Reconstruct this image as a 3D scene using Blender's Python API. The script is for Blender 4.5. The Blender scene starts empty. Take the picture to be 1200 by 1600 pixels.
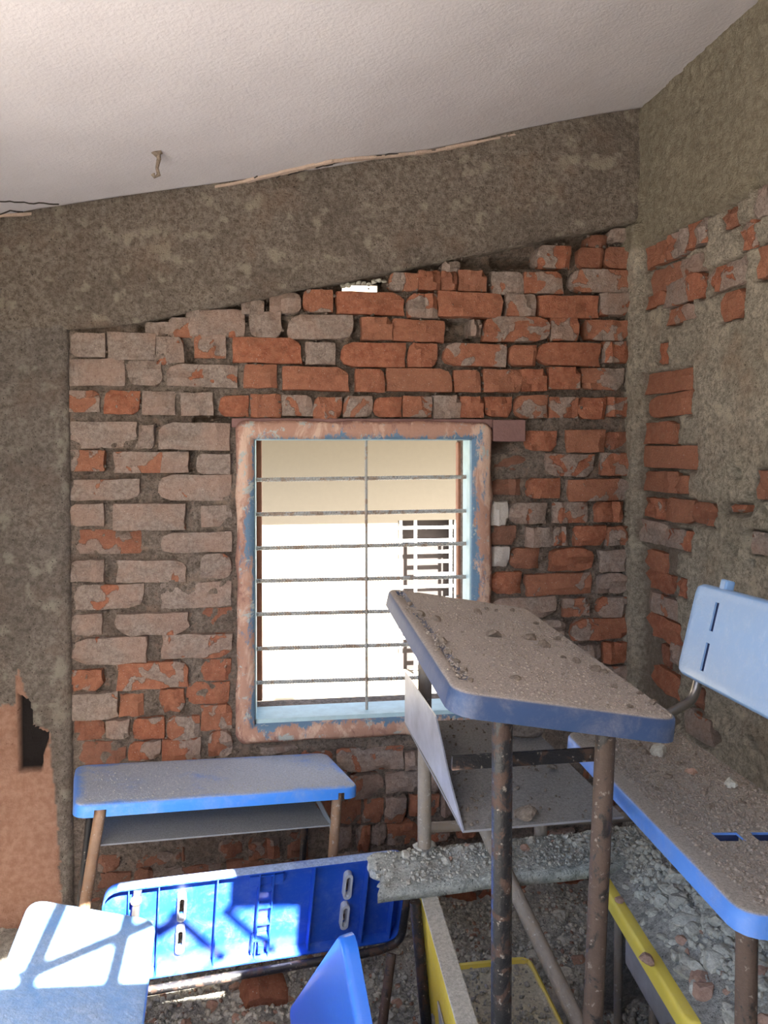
import bpy, math, random
import numpy as np
from mathutils import Vector, Matrix
SC = bpy.context.scene
COL = SC.collection
# ------------------------------------------------------------------ camera, light, exposure
FPX, CX, CY, CAMZ = 1200.0, 600.0, 715.0, 1.55
YAW, PIT = math.radians(7.83), math.atan(25 / 1200.0)
cam = bpy.data.cameras.new('camera'); co = bpy.data.objects.new('camera', cam); COL.objects.link(co)
cam.sensor_fit = 'VERTICAL'; cam.sensor_height = 36; cam.sensor_width = 27
cam.lens = 36 * FPX / 1600; cam.shift_y = -85 / 1600; cam.clip_start = 0.02
co.location = (0, 0, CAMZ); co.rotation_euler = (math.pi / 2 - PIT, 0, -YAW)
SC.camera = co
SC.view_settings.view_transform = 'Standard'; SC.view_settings.look = 'None'
SC.view_settings.gamma = 1; SC.view_settings.use_curve_mapping = False
SC.view_settings.exposure = 2.1
W = bpy.data.worlds.new('world'); SC.world = W; W.use_nodes = True
wn = W.node_tree; bg = wn.nodes['Background']
sky = wn.nodes.new('ShaderNodeTexSky'); sky.sky_type = 'NISHITA'; sky.sun_disc = False
sky.sun_elevation = math.radians(39); sky.sun_rotation = math.radians(163); sky.air_density = 1.0; sky.dust_density = 3.0; sky.ozone_density = 1.0
wn.links.new(sky.outputs[0], bg.inputs[0]); bg.inputs[1].default_value = 0.21
SUN_D = Vector((-.3, 1, -.85)).normalized()
sl = bpy.data.lights.new('sun', 'SUN'); so = bpy.data.objects.new('sun', sl); COL.objects.link(so)
sl.energy = 24.0; sl.angle = math.radians(0.4); sl.color = (1, .95, .87)
so.rotation_euler = (-SUN_D).to_track_quat('Z', 'Y').to_euler(); so.location = (0, -3, 5)

# ------------------------------------------------------------------ helpers
rng = random.Random(7); nr = np.random.RandomState(5)
F = Vector((math.sin(YAW) * math.cos(PIT), math.cos(YAW) * math.cos(PIT), -math.sin(PIT)))
R = Vector((math.cos(YAW), -math.sin(YAW), 0)); U = R.cross(F); CAM = Vector((0, 0, CAMZ))
def ray(x, y): return F + R * ((x - CX) / FPX) + U * ((CY - y) / FPX)
def at_y(x, y, Y): r = ray(x, y); return CAM + r * (Y / r.y)
def at_x(x, y, X): r = ray(x, y); return CAM + r * (X / r.x)
def at_z(x, y, Z): r = ray(x, y); return CAM + r * ((Z - CAMZ) / r.z)
def rotv(v):
    v = Vector(v); return Matrix.Rotation(v.length, 3, v.normalized()) if v.length > 1e-9 else Matrix.Identity(3)
def link(name, verts, faces, m=None, parent=None, smooth=False, mats=None, fm=None):
    me = bpy.data.meshes.new(name); me.from_pydata([tuple(v) for v in verts], [], [tuple(f) for f in faces]); me.update()
    for mm in (mats or ([m] if m else [])): me.materials.append(mm)
    if fm is not None: me.polygons.foreach_set('material_index', fm)
    if smooth: me.polygons.foreach_set('use_smooth', [True] * len(me.polygons))
    o = bpy.data.objects.new(name, me); COL.objects.link(o)
    if parent: o.parent = parent
    return o
def tag(o, label=None, cat=None, group=None, kind=None):
    if label: o['label'] = label
    if cat: o['category'] = cat
    if group: o['group'] = group
    if kind: o['kind'] = kind
    return o
def empty(name, loc=(0, 0, 0), rot=None):
    o = bpy.data.objects.new(name, None); COL.objects.link(o); o.location = loc; o.empty_display_size = .1
    if rot is not None: o.rotation_euler = rot.to_euler()
    return o
def copyo(o, parent=None):
    c = o.copy(); COL.objects.link(c)
    if parent: c.parent = parent
    return c
class MB:
    def __init__(s): s.v = []; s.f = []
    def add(s, v, f): n = len(s.v); s.v += [tuple(a) for a in v]; s.f += [tuple(i + n for i in q) for q in f]; return s
    def box(s, a, b, M=None):
        v = [Vector((x, y, z)) for x in (a[0], b[0]) for y in (a[1], b[1]) for z in (a[2], b[2])]
        if M is not None: v = [M @ p for p in v]
        return s.add(v, [(0, 1, 3, 2), (4, 6, 7, 5), (0, 4, 5, 1), (2, 3, 7, 6), (0, 2, 6, 4), (1, 5, 7, 3)])
    def beam(s, p, q, w, h, up=(0, 0, 1)):
        p = Vector(p); q = Vector(q); d = (q - p).normalized(); x = d.cross(Vector(up)).normalized(); z = x.cross(d)
        v = [e + x * (a * w / 2) + z * (b * h / 2) for e in (p, q) for a, b in ((-1, -1), (1, -1), (1, 1), (-1, 1))]
        return s.add(v, [(3, 2, 1, 0), (4, 5, 6, 7), (0, 1, 5, 4), (1, 2, 6, 5), (2, 3, 7, 6), (3, 0, 4, 7)])
    def tube(s, pts, r, n=12, rib=0):
        pts = [Vector(p) for p in pts]; rings = []; x = None
        for i, p in enumerate(pts):
            d = ((pts[min(i + 1, len(pts) - 1)] - p).normalized() + (p - pts[max(i - 1, 0)]).normalized()).normalized()
            if x is None: x = d.cross(Vector((0, 0, 1)) if abs(d.z) < .9 else Vector((1, 0, 0))).normalized()
            x = (x - d * x.dot(d)).normalized(); y = d.cross(x)
            rr = r * (1 + (rib if i % 2 else 0))
            rings.append([p + (x * math.cos(2 * math.pi * k / n) + y * math.sin(2 * math.pi * k / n)) * rr for k in range(n)])
        v = [q for g in rings for q in g]
        f = [(i * n + k, i * n + (k + 1) % n, (i + 1) * n + (k + 1) % n, (i + 1) * n + k) for i in range(len(pts) - 1) for k in range(n)]
        f += [tuple(range(n))[::-1], tuple(range((len(pts) - 1) * n, len(pts) * n))]
        return s.add(v, f)
    def make(s, name, m, parent=None, smooth=False, bevel=0):
        o = link(name, s.v, s.f, m, parent, smooth)
        if bevel:
            b = o.modifiers.new('bevel', 'BEVEL'); b.width = bevel; b.segments = 2; b.limit_method = 'ANGLE'
        if smooth and not bevel: 
            try: o.data.set_sharp_from_angle(angle=math.radians(50))
            except Exception: pass
        return o
def bend(pts, r, n=5):
    """round the corners of a polyline"""
    P = [Vector(p) for p in pts]; out = [P[0]]
    for a, b, c in zip(P, P[1:], P[2:]):
        u = (a - b).normalized(); w = (c - b).normalized(); s = min(r, (a - b).length * .48, (c - b).length * .48)
        p0, p2 = b + u * s, b + w * s
        for i in range(n + 1):
            t = i / n; out.append(p0 * (1 - t) ** 2 + b * 2 * t * (1 - t) + p2 * t * t)
    out.append(P[-1]); return out
_T = nr.rand(8, 128, 128)
def vn(x, y, k):
    xi = np.floor(x).astype(int); yi = np.floor(y).astype(int); fx = x - xi; fy = y - yi
    fx = fx * fx * (3 - 2 * fx); fy = fy * fy * (3 - 2 * fy); T = _T[k % 8]
    g = lambda a, b: T[a % 128, b % 128]
    return (g(xi, yi) * (1 - fx) + g(xi + 1, yi) * fx) * (1 - fy) + (g(xi, yi + 1) * (1 - fx) + g(xi + 1, yi + 1) * fx) * fy
def fbm(x, y, s, oct=4, k=0):
    x = np.asarray(x, float) * s; y = np.asarray(y, float) * s; a = 1; t = 0; n = 0
    for i in range(oct):
        t = t + a * (vn(x + 17.3 * i + k * 5.1, y - 9.7 * i + k * 3.3, k + i) - .5); n += a; x = x * 2.03; y = y * 2.03; a *= .5
    return t / n * 2
def inpoly(x, y, poly):
    ins = np.zeros(x.shape, bool); n = len(poly)
    for i in range(n):
        x0, y0 = poly[i]; x1, y1 = poly[(i + 1) % n]
        if y0 == y1: continue
        c = ((y0 > y) != (y1 > y)) & (x < (x1 - x0) * (y - y0) / (y1 - y0) + x0); ins ^= c
    return ins
def smooth(a, b, x): t = np.clip((x - a) / (b - a), 0, 1); return t * t * (3 - 2 * t)
def gridmesh(name, P, m, keep=None, flip=False, attr=None, parent=None, sm=True):
    """P: (nu,nv,3) array of points; keep: (nu-1,nv-1) faces to keep"""
    nu, nv = P.shape[:2]; idx = np.arange(nu * nv).reshape(nu, nv)
    q = np.stack([idx[:-1, :-1], idx[1:, :-1], idx[1:, 1:], idx[:-1, 1:]], -1)
    q = q.reshape(-1, 4) if keep is None else q[keep]
    if flip: q = q[:, ::-1]
    me = bpy.data.meshes.new(name); me.vertices.add(nu * nv); me.vertices.foreach_set('co', P.reshape(-1).astype('f'))
    me.loops.add(q.size); me.loops.foreach_set('vertex_index', q.reshape(-1).astype('i'))
    me.polygons.add(len(q)); me.polygons.foreach_set('loop_start', np.arange(0, q.size, 4).astype('i'))
    me.update(calc_edges=True); me.validate()
    if sm: me.polygons.foreach_set('use_smooth', [True] * len(me.polygons))
    for an, av in (attr or {}).items():
        a = me.attributes.new(an, 'FLOAT', 'POINT'); a.data.foreach_set('value', av.reshape(-1).astype('f'))
    me.materials.append(m); o = bpy.data.objects.new(name, me); COL.objects.link(o)
    if parent: o.parent = parent
    return o

# ------------------------------------------------------------------ materials
class NT:
    def __init__(s, name, rough=.9, spec=.3, metal=0):
        s.m = bpy.data.materials.new(name); s.m.use_nodes = True; s.t = s.m.node_tree; s.b = s.t.nodes['Principled BSDF']
        s.b.inputs['Roughness'].default_value = rough; s.b.inputs['Specular IOR Level'].default_value = spec; s.b.inputs['Metallic'].default_value = metal
        s.g = s.n('ShaderNodeNewGeometry'); s.pos = s.g.outputs['Position']; s.oi = s.n('ShaderNodeObjectInfo')
        s.tc = s.n('ShaderNodeTexCoord').outputs['Object']
    def n(s, t): return s.t.nodes.new(t)
    def set(s, inp, v):
        if isinstance(v, bpy.types.NodeSocket): s.t.links.new(v, inp)
        else: inp.default_value = v if not isinstance(v, tuple) or len(v) != 3 or inp.type != 'RGBA' else (*v, 1)
    def noise(s, scale, detail=4, rough=.6, vec=None, dist=0, col=False):
        n = s.n('ShaderNodeTexNoise'); s.set(n.inputs['Vector'], vec or s.pos); n.inputs['Scale'].default_value = scale
        n.inputs['Detail'].default_value = detail; n.inputs['Roughness'].default_value = rough; n.inputs['Distortion'].default_value = dist
        return n.outputs['Color' if col else 'Fac']
    def vor(s, scale, feat='F1', vec=None, out='Distance'):
        n = s.n('ShaderNodeTexVoronoi'); n.feature = feat; s.set(n.inputs['Vector'], vec or s.pos); n.inputs['Scale'].default_value = scale; return n.outputs[out]
    def math(s, op, a, b=0.0, c=None, clamp=False):
        n = s.n('ShaderNodeMath'); n.operation = op; n.use_clamp = clamp; s.set(n.inputs[0], a); s.set(n.inputs[1], b)
        if c is not None: s.set(n.inputs[2], c)
        return n.outputs[0]
    def ramp(s, f, a, b): # smoothstep remap a..b to 0..1
        n = s.n('ShaderNodeMapRange'); n.interpolation_type = 'SMOOTHSTEP'; s.set(n.inputs[0], f); s.set(n.inputs[1], a); s.set(n.inputs[2], b); return n.outputs[0]
    def mix(s, f, a, b, mode='MIX'):
        n = s.n('ShaderNodeMix'); n.data_type = 'RGBA'; n.blend_type = mode; s.set(n.inputs[0], f); s.set(n.inputs[6], a); s.set(n.inputs[7], b); return n.outputs[2]
    def vadd(s, a, b):
        n = s.n('ShaderNodeVectorMath'); n.operation = 'ADD'; s.set(n.inputs[0], a); s.set(n.inputs[1], b); return n.outputs[0]
    def attr(s, name): n = s.n('ShaderNodeAttribute'); n.attribute_name = name; return n.outputs['Fac']
    def sep(s, v): n = s.n('ShaderNodeSeparateXYZ'); s.set(n.inputs[0], v); return n.outputs
    def bump(s, h, dist, strength=1.0):
        n = s.n('ShaderNodeBump'); s.set(n.inputs['Height'], h); n.inputs['Distance'].default_value = dist; n.inputs['Strength'].default_value = strength
        s.set(s.b.inputs['Normal'], n.outputs[0])
    def color(s, c): s.set(s.b.inputs['Base Color'], c); return s.m

def m_brick():
    t = NT('brick_with_cement', .95, .15)
    r = t.oi.outputs['Random']; off = t.math('MULTIPLY', r, 37.0)
    v = t.vadd(t.pos, off); c = t.n('ShaderNodeSeparateColor'); t.set(c.inputs[0], t.oi.outputs['Color'])
    big = t.noise(11, 2.5, .55, v, .4); fine = t.noise(140, 4, .7)
    f = t.math('ADD', big, t.math('MULTIPLY', t.math('SUBTRACT', fine, .5), .07))
    coat = t.ramp(f, t.math('SUBTRACT', .785, t.math('MULTIPLY', c.outputs[0], .53)), t.math('SUBTRACT', .80, t.math('MULTIPLY', c.outputs[0], .53)))
    red = t.mix(t.ramp(t.noise(45, 4, .7, v), .3, .7), (.30, .105, .062), (.46, .185, .11))
    red = t.mix(t.ramp(r, 0, 1), red, t.mix(.6, red, (.38, .185, .12)))
    red = t.mix(t.math('MULTIPLY', t.ramp(t.noise(22, 4, .7, v), .42, .75), .5), red, (.28, .135, .085))
    cem = t.mix(t.ramp(t.noise(70, 5, .8), .3, .7), (.22, .17, .148), (.42, .34, .295))
    cem = t.mix(t.math('MULTIPLY', t.ramp(t.noise(9, 3, .6, v), .38, .68), .55), cem, (.40, .255, .20))
    col = t.mix(coat, red, cem)
    col = t.mix(t.ramp(t.noise(230, 2, .6), .66, .74), col, (.6, .5, .43))
    col = t.mix(t.math('MULTIPLY', t.ramp(t.noise(200, 3, .6), .6, .7), .6), col, (.16, .10, .075))
    col = t.mix(c.outputs[1], col, (.13, .085, .07))
    col = t.mix(c.outputs[2], col, (.80, .76, .72))
    t.bump(t.math('ADD', t.math('ADD', t.math('MULTIPLY', t.noise(60, 6, .75), .7), t.math('MULTIPLY', coat, .35)), t.math('MULTIPLY', t.noise(260, 3, .7), .35)), .012)
    return t.color(col)
def m_rough(name, dark, light, blot=None, blots=14, bump=.006, pits=True, attr=None, sc=1.0, extra=None):
    t = NT(name, .97, .1)
    a = t.mix(t.ramp(t.noise(60 * sc, 7, .85), .36, .64), tuple(x * .8 for x in dark), tuple(min(1, x * 1.12) for x in light))
    a = t.mix(t.math('MULTIPLY', t.ramp(t.noise(5, 4, .6), .4, .65), .35), a, tuple(x * .62 for x in dark))
    if blot: a = t.mix(t.math('MULTIPLY', t.ramp(t.noise(blots, 3, .55), .56, .68), .7), a, blot)
    a = t.mix(t.math('MULTIPLY', t.ramp(t.noise(7, 3, .6, t.vadd(t.pos, (3., 5., 1.))), .5, .8), .4), a, (dark[0] * 1.25, dark[1] * .95, dark[2] * .8))
    if pits: a = t.mix(t.ramp(t.noise(170 * sc, 3, .6), .62, .7), a, tuple(x * .3 for x in dark))
    h = t.math('ADD', t.noise(55 * sc, 6, .8), t.math('MULTIPLY', t.noise(190 * sc, 4, .7), .7))
    bump *= 1.9
    if extra: a = extra(t, a)
    t.bump(h, bump); return t.color(a)
def m_plain(name, c, rough=.6, var=.1, metal=0, spec=.4, sc=30, bump=0.0):
    t = NT(name, rough, spec, metal); n = t.noise(sc, 5, .7)
    if bump: t.bump(t.noise(sc * 3, 4, .7), bump)
    return t.color(t.mix(n, tuple(x * (1 - var * 2) for x in c), tuple(min(1, x * (1 + var * 1.5)) for x in c)))
def m_plastic(name, base, dust, lo, hi, dustmax=1.0, rough=.35, fine=120, scuff=.25, side=.12):
    """plastic with settled dust: thick where the face looks up and away from the rim"""
    t = NT(name, rough, .5); nz = t.sep(t.g.outputs['Normal'])[2]; up = t.ramp(nz, .55, .9)
    n = t.math('ADD', t.math('MULTIPLY', t.noise(7, 5, .65), .75), t.math('MULTIPLY', t.noise(fine, 4, .8), .25))
    cov = t.ramp(t.math('ADD', n, t.math('MULTIPLY', t.attr('cover'), .5)), lo, hi)
    d = t.math('MULTIPLY', t.math('MULTIPLY', cov, up), dustmax)
    sd = t.math('MULTIPLY', t.ramp(t.noise(16, 6, .75, t.pos, .5), .42, .8), side)
    d = t.math('MAXIMUM', d, sd)
    c = t.mix(t.math('MULTIPLY', t.ramp(t.noise(40, 5, .8), .5, .8), scuff), base, tuple(min(1, x * .6 + .35) for x in base))
    dc = t.mix(t.ramp(t.noise(fine * 1.3, 5, .85), .3, .7), tuple(x * .66 for x in dust), tuple(min(1, x * 1.28) for x in dust))
    t.set(t.b.inputs['Roughness'], t.math('ADD', rough, t.math('MULTIPLY', d, .6)))
    t.bump(t.math('MULTIPLY', t.noise(fine * 2, 4, .8), d), .004)
    return t.color(t.mix(d, c, dc))
def m_tube(name, paint, rust, dustc, amt=.5, dustup=.0):
    t = NT(name, .5, .4); v = t.vadd(t.pos, t.math('MULTIPLY', t.oi.outputs['Random'], 9.))
    a = t.ramp(t.noise(26, 5, .7, v, .6), .62 - amt * .3, .70 - amt * .3)
    c = t.mix(a, paint, t.mix(t.noise(60, 4, .7), tuple(x * .6 for x in rust), rust))
    c = t.mix(t.ramp(t.noise(90, 3, .6), .62, .7), c, dustc)
    t.set(t.b.inputs['Roughness'], t.math('ADD', .32, t.math('MULTIPLY', a, .5)))
    t.bump(t.noise(150, 4, .7), .0015)
    return t.color(c)
M = {}
M['brick'] = m_brick()
def col_extra(t, a):
    p = t.attr('pink'); b = t.attr('hole')
    pk = t.mix(t.ramp(t.noise(50, 5, .7), .3, .7), (.47, .255, .18), (.62, .375, .28))
    pk = t.mix(t.ramp(t.noise(16, 6, .8, t.pos, .5), .62, .68), pk, (.30, .15, .10))
    a = t.mix(p, a, pk); return t.mix(b, a, (.035, .03, .03))
M['beam'] = m_rough('rough_concrete', (.235, .19, .155), (.40, .34, .285), (.52, .455, .36), 17, .009)
M['column'] = m_rough('rough_column_render', (.225, .19, .165), (.37, .32, .28), (.47, .43, .36), 14, .009, extra=col_extra)
def mort_extra(t, a):
    z = t.sep(t.pos)
    return t.mix(t.math('MULTIPLY', t.ramp(t.noise(30, 4, .7), .55, .75), .5), a, (.33, .17, .11))
M['mortar'] = m_rough('wall_mortar', (.19, .15, .125), (.36, .295, .25), (.38, .28, .22), 16, .008, extra=mort_extra)
def rw_extra(t, a):
    c = t.attr('bare'); m = t.mix(t.ramp(t.noise(60, 5, .8), .3, .7), (.24, .19, .15), (.40, .33, .27))
    a = t.mix(c, a, m); return t.mix(t.attr('upper'), a, t.mix(t.ramp(t.noise(40, 6, .8), .3, .7), (.28, .24, .175), (.50, .44, .33)))
M['render'] = m_rough('right_wall_render', (.38, .33, .26), (.66, .59, .48), (.74, .66, .52), 12, .010, extra=rw_extra)
t = NT('ceiling_paint', .9, .2); t.bump(t.math('ADD', t.noise(110, 4, .6), t.math('MULTIPLY', t.noise(25, 3, .6), .8)), .0018)
M['ceiling'] = t.color(t.mix(t.ramp(t.noise(3, 4, .6), .3, .7), (.60, .56, .57), (.65, .61, .62)))
M['edge'] = m_plain('ceiling_broken_edge', (.62, .47, .38), .9, .15, sc=60, bump=.004)
M['dark'] = m_plain('dark_crack', (.05, .04, .035), .95, .1)
def frame_mat():
    t = NT('peeled_frame_paint', .75, .3); y = t.sep(t.pos)
    vm = t.n('ShaderNodeVectorMath'); vm.operation = 'MULTIPLY'; t.set(vm.inputs[0], t.pos); vm.inputs[1].default_value = (1, 1, .4); P0 = vm.outputs[0]
    n = t.noise(13, 5, .7, P0, .8)
    bd = t.attr('band'); a = t.mix(t.ramp(n, .46, .60), (.42, .24, .18), (.60, .42, .33))
    a = t.mix(t.ramp(t.math('ADD', t.noise(11, 7, .8, t.vadd(P0, (7., 0., 2.)), .3), t.math('MULTIPLY', bd, .16)), .57, .64), a, (.13, .22, .33))
    a = t.mix(t.ramp(t.noise(15, 6, .8, t.vadd(t.pos, (1., 3., 9.)), .5), .57, .61), a, (.40, .43, .42))
    a = t.mix(t.ramp(t.math('SUBTRACT', t.noise(20, 6, .8, t.vadd(P0, (4., 3., 2.)), .5), t.math('MULTIPLY', bd, .16)), .54, .64), a, (.30, .16, .13))
    t.bump(t.noise(60, 6, .75), .004); return t.color(a)
M['frame'] = frame_mat()
M['cyan'] = m_plain('pale_cyan_frame_paint', (.45, .62, .68), .6, .15, sc=25)
M['rebar'] = m_tube('rebar_steel', (.33, .32, .30), (.36, .27, .21), (.45, .43, .40), .4)
M['wood'] = m_plain('brown_shutter_wood', (.33, .15, .09), .8, .25, sc=18)
M['lintel'] = m_plain('purple_brown_plate', (.22, .12, .11), .8, .2, sc=20, bump=.003)
M['stoneouter'] = m_plain('outside_wall_paint', (.185, .165, .13), .95, .04, sc=20)
M['grille'] = m_plain('white_grille_paint', (.8, .78, .74), .5, .05)
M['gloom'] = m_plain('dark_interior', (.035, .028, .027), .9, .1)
M['blueA'] = m_plastic('blue_plastic_light_dust', (.06, .27, .85), (.55, .55, .53), .30, .62, .82, .35, 150, .2, .25)
M['blueB'] = m_plastic('clean_blue_plastic', (.012, .07, .42), (.42, .52, .68), .80, 1.0, .75, .3, 80, .12, .16)
M['blueBrim'] = m_plastic('blue_plastic_rim', (.10, .30, .74), (.50, .56, .62), .35, .7, .7, .35, 80, .3, .3)
M['blueC'] = m_plastic('pale_dusty_blue_plastic', (.16, .38, .78), (.52, .60, .70), .25, .75, .75, .4, 60, .35, .2)
M['blueE'] = m_plastic('slate_blue_plastic_thick_dust', (.035, .065, .15), (.50, .43, .38), .22, .42, 1.0, .45, 170, .15, .22)
M['blueD'] = m_plastic('blue_plastic_grit', (.08, .23, .66), (.45, .40, .35), .15, .42, 1.0, .4, 170, .3, .25)
M['blueDb'] = m_plastic('pale_blue_backrest', (.24, .42, .74), (.55, .65, .78), .35, .8, .5, .3, 40, .3, .25)
M['blueJ'] = m_plastic('bright_blue_plastic', (.02, .17, .72), (.4, .5, .7), .6, .9, .4, .28, 50, .15, .08)
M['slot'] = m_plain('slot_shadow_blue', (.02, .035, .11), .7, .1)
M['white_insert'] = m_plain('grey_slot_collar', (.45, .47, .52), .5, .15)
M['yellow'] = m_plastic('yellow_plastic', (.85, .66, .10), (.60, .56, .46), .45, .75, .9, .45, 90, .3, .2)
M['yellowrail'] = m_plastic('dusty_cream_rail', (.60, .54, .36), (.46, .43, .38), .2, .5, .9, .5, 90, .3, .5)
M['tray'] = m_plastic('dusty_sheet_steel', (.22, .22, .24), (.31, .285, .26), .15, .5, .95, .4, 150, .2, .2)
M['trayA'] = m_plastic('grey_dusty_shelf', (.24, .25, .27), (.34, .335, .31), .15, .45, 1, .5, 200, .2, .3)
M['lip'] = m_plain('bare_zinc_sheet', (.55, .55, .60), .38, .25, .5, .5, 14)
M['leg_dark'] = m_tube('black_painted_tube', (.022, .021, .022), (.10, .06, .045), (.22, .19, .16), .35)
M['leg_brown'] = m_tube('rusty_brown_tube', (.04, .033, .03), (.15, .10, .075), (.26, .21, .17), .8)
M['leg_dusty'] = m_tube('dusty_beige_tube', (.27, .215, .165), (.34, .285, .235), (.42, .38, .33), .7)
M['leg_tan'] = m_tube('tan_rusted_tube', (.28, .16, .09), (.36, .23, .15), (.4, .33, .27), .6)
M['chrome'] = m_plain('worn_steel_tube', (.33, .31, .30), .3, .2, .8, .5, 25)
M['plank'] = m_rough('cement_caked_plank', (.42, .43, .39), (.64, .65, .60), (.62, .62, .58), 18, .006, sc=.7)
M['rubble'] = m_rough('mortar_rubble', (.42, .405, .37), (.68, .66, .61), None, 14, .006, sc=1.1)
def m_chunk(name, a, b):
    t = NT(name, .97, .1); r = t.oi.outputs['Random']; c = t.mix(t.ramp(t.noise(110, 5, .8), .3, .7), a, b)
    c = t.mix(t.math('MULTIPLY', t.math('SUBTRACT', r, .3), .35), c, tuple(x * .55 for x in a)); t.bump(t.noise(120, 5, .75), .003); return t.color(c)
M['chunk_grey'] = m_chunk('mortar_chunk', (.38, .365, .32), (.66, .635, .56))
M['chunk_red'] = m_chunk('brick_chunk', (.36, .22, .165), (.55, .36, .28))
M['grit_brown'] = m_chunk('brown_grit', (.27, .22, .18), (.50, .43, .37))
M['chunk_brown'] = m_chunk('brown_dirt_lump', (.15, .115, .09), (.31, .25, .20))
M['ground'] = m_plain('outside_ground', (.27, .255, .235), .95, .12, sc=4)

# ------------------------------------------------------------------ the setting
YW, XW = 2.551, 1.24            # back wall brick face, right wall render face
XL = -1.05
def ceil_z(x): return 2.240 + .2167 * (x + .858) - .026 * np.exp(-((x - .25) / .55) ** 2)
# bricks of the back wall, read off the photograph course by course: (scale, ox, oy, [(x0,y0,x1,y1,coat,dark,white)...])
C = dict(g=.92, G=.75, m=.52, o=.22, O=.05)
BR = [
 (3, 80, 420, "440,245,560,318,g 548,230,662,325,m 632,185,905,315,g 890,145,1000,215,g 1022,112,1175,212,g 85,300,250,415,g 262,295,492,425,g 492,320,628,440,g 485,390,570,452,g 668,308,820,418,m 926,198,1078,322,g 848,322,1178,442,O 45,420,342,548,g 358,432,518,552,g 538,445,875,552,g 900,448,1060,560,O 60,570,232,672,m 240,570,410,682,m 428,575,585,688,g 605,580,760,688,g 788,590,928,692,O 930,588,1075,700,m 40,715,402,842,g 410,735,488,845,g 502,720,842,850,g"),
 (2.857, 80, 640, "75,180,232,275,m 275,190,612,285,G 645,195,800,288,g 60,315,400,408,G 470,290,805,408,g 78,420,232,522,G 280,420,605,540,g 665,425,808,522,g 62,540,402,650,m,.25 482,545,808,640,G 90,670,240,768,g 288,670,608,770,G 665,645,808,755,g 75,785,412,895,G 485,775,808,888,g 80,915,225,1010,g 288,910,615,1008,G 668,885,812,972,o,.3 92,1020,430,1140,g 487,1005,808,1112,G 78,1165,232,1255,m 285,1130,612,1250,m 665,1118,805,1215,o,.15 72,1265,300,1380,G 300,1270,410,1370,o 487,1250,598,1350,m 600,1220,800,1318,o,.1 90,1395,240,1485,o,.35 245,1385,350,1462,G 360,1380,505,1480,m 508,1378,660,1482,m 662,1318,805,1432,m 85,1490,330,1590,o,.45 340,1485,488,1565,m 495,1470,670,1570,m 700,1440,810,1550,G"),
 (2.105, 440, 340, "530,140,590,175,g 355,180,452,240,m 452,175,525,240,O,.15 525,175,578,238,O,.2 583,172,678,240,O,.15 838,88,952,165,m 978,95,1065,165,o,.25 1068,92,1155,165,O,.25 1015,50,1080,92,o,.4 1080,35,1162,80,g 693,175,800,252,g 800,178,925,250,m 950,168,1155,245,G 68,235,170,310,m 180,240,408,315,O 412,248,512,327,m 513,245,725,328,O 740,252,838,325,g 843,255,1042,328,o 1048,250,1145,322,G 20,318,238,400,g 262,328,366,402,O 366,332,540,405,o 620,335,655,390,g 662,325,885,408,m 888,325,980,405,m 1010,335,1145,405,m 80,410,180,484,G 193,408,412,490,O 418,412,515,492,O 532,415,742,490,m 748,420,838,488,m 840,410,1050,488,O 1060,408,1145,478,m 5,492,228,570,o 243,495,340,572,O 346,495,562,572,O 570,498,658,572,O 665,500,790,575,O 790,500,875,572,O 882,492,985,565,m 987,492,1130,565,m 0,585,102,655,G 105,588,200,660,m 203,585,302,655,G 305,588,398,655,O 400,585,498,655,m 498,582,590,658,g 590,590,668,660,O 670,590,760,658,O 770,582,880,660,m 885,588,980,658,m 978,590,1072,662,O 1075,590,1150,655,m"),
 (2.609, 740, 640, "215,88,345,172,O 380,82,540,175,o 540,90,635,165,o,.3 85,185,220,245,o,.5 298,178,495,272,G 520,175,640,268,m 80,285,200,350,o,.45 215,280,355,365,o 385,280,652,370,m 75,375,145,470,g,0,.7 145,380,300,468,G 328,375,472,462,G 497,378,610,462,m 75,475,180,555,O,.5 220,478,330,560,g 330,478,388,556,G 410,475,540,555,o 540,478,655,555,m 78,560,150,640,g,0,.55 150,565,270,650,o,.2 310,565,490,655,o 515,572,635,660,g 70,660,195,750,o 218,670,488,758,o 505,670,632,750,g 70,765,340,850,g 365,770,475,845,m 508,765,628,848,m 270,860,380,930,g 402,855,648,940,m 440,960,520,1030,G 530,950,640,1035,m 520,1050,640,1120,G"),
 (3.333, 340, 1140, "220,95,420,132,G 620,95,975,225,G 980,120,1060,215,g 690,240,868,365,m,.25 878,225,1060,330,g 1066,230,1170,320,g 645,370,750,495,o,.1 750,365,870,490,m 872,360,985,490,G 1005,345,1160,455,o 1165,340,1230,455,G 590,510,700,625,G 725,510,800,640,m 804,500,880,600,g 885,490,1050,600,o 510,375,640,490,o,.35 0,590,130,690,m,.35 160,570,325,670,m,.2 360,545,470,680,o,.3 590,640,760,690,G 40,690,240,750,o,.45 250,690,500,740,m,.3 1110,545,1200,590,O 420,100,600,200,G 500,220,680,330,m"),
 (4, 100, 1240, "60,400,190,500,m,.4 200,400,340,500,m,.35 440,380,680,470,m,.35 690,350,760,440,m,.4 60,510,190,600,o,.5 200,505,420,600,o,.5 430,480,556,560,o,.45 562,470,980,550,m,.4 60,615,400,700,m,.4 410,600,700,680,o,.4"),
 (3, 600, 1160, "240,665,325,700,O 330,650,470,690,O 600,615,765,655,m 770,605,910,640,m 270,705,430,785,m 640,670,716,760,o 720,665,950,745,O 435,700,560,770,m 345,420,430,450,O 220,430,310,465,m 1050,180,1150,285,o 1080,290,1200,330,G 940,90,1035,165,m 770,420,900,450,m 960,680,1060,750,o 1070,660,1190,740,m 1200,180,1300,280,m"),
]
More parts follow.
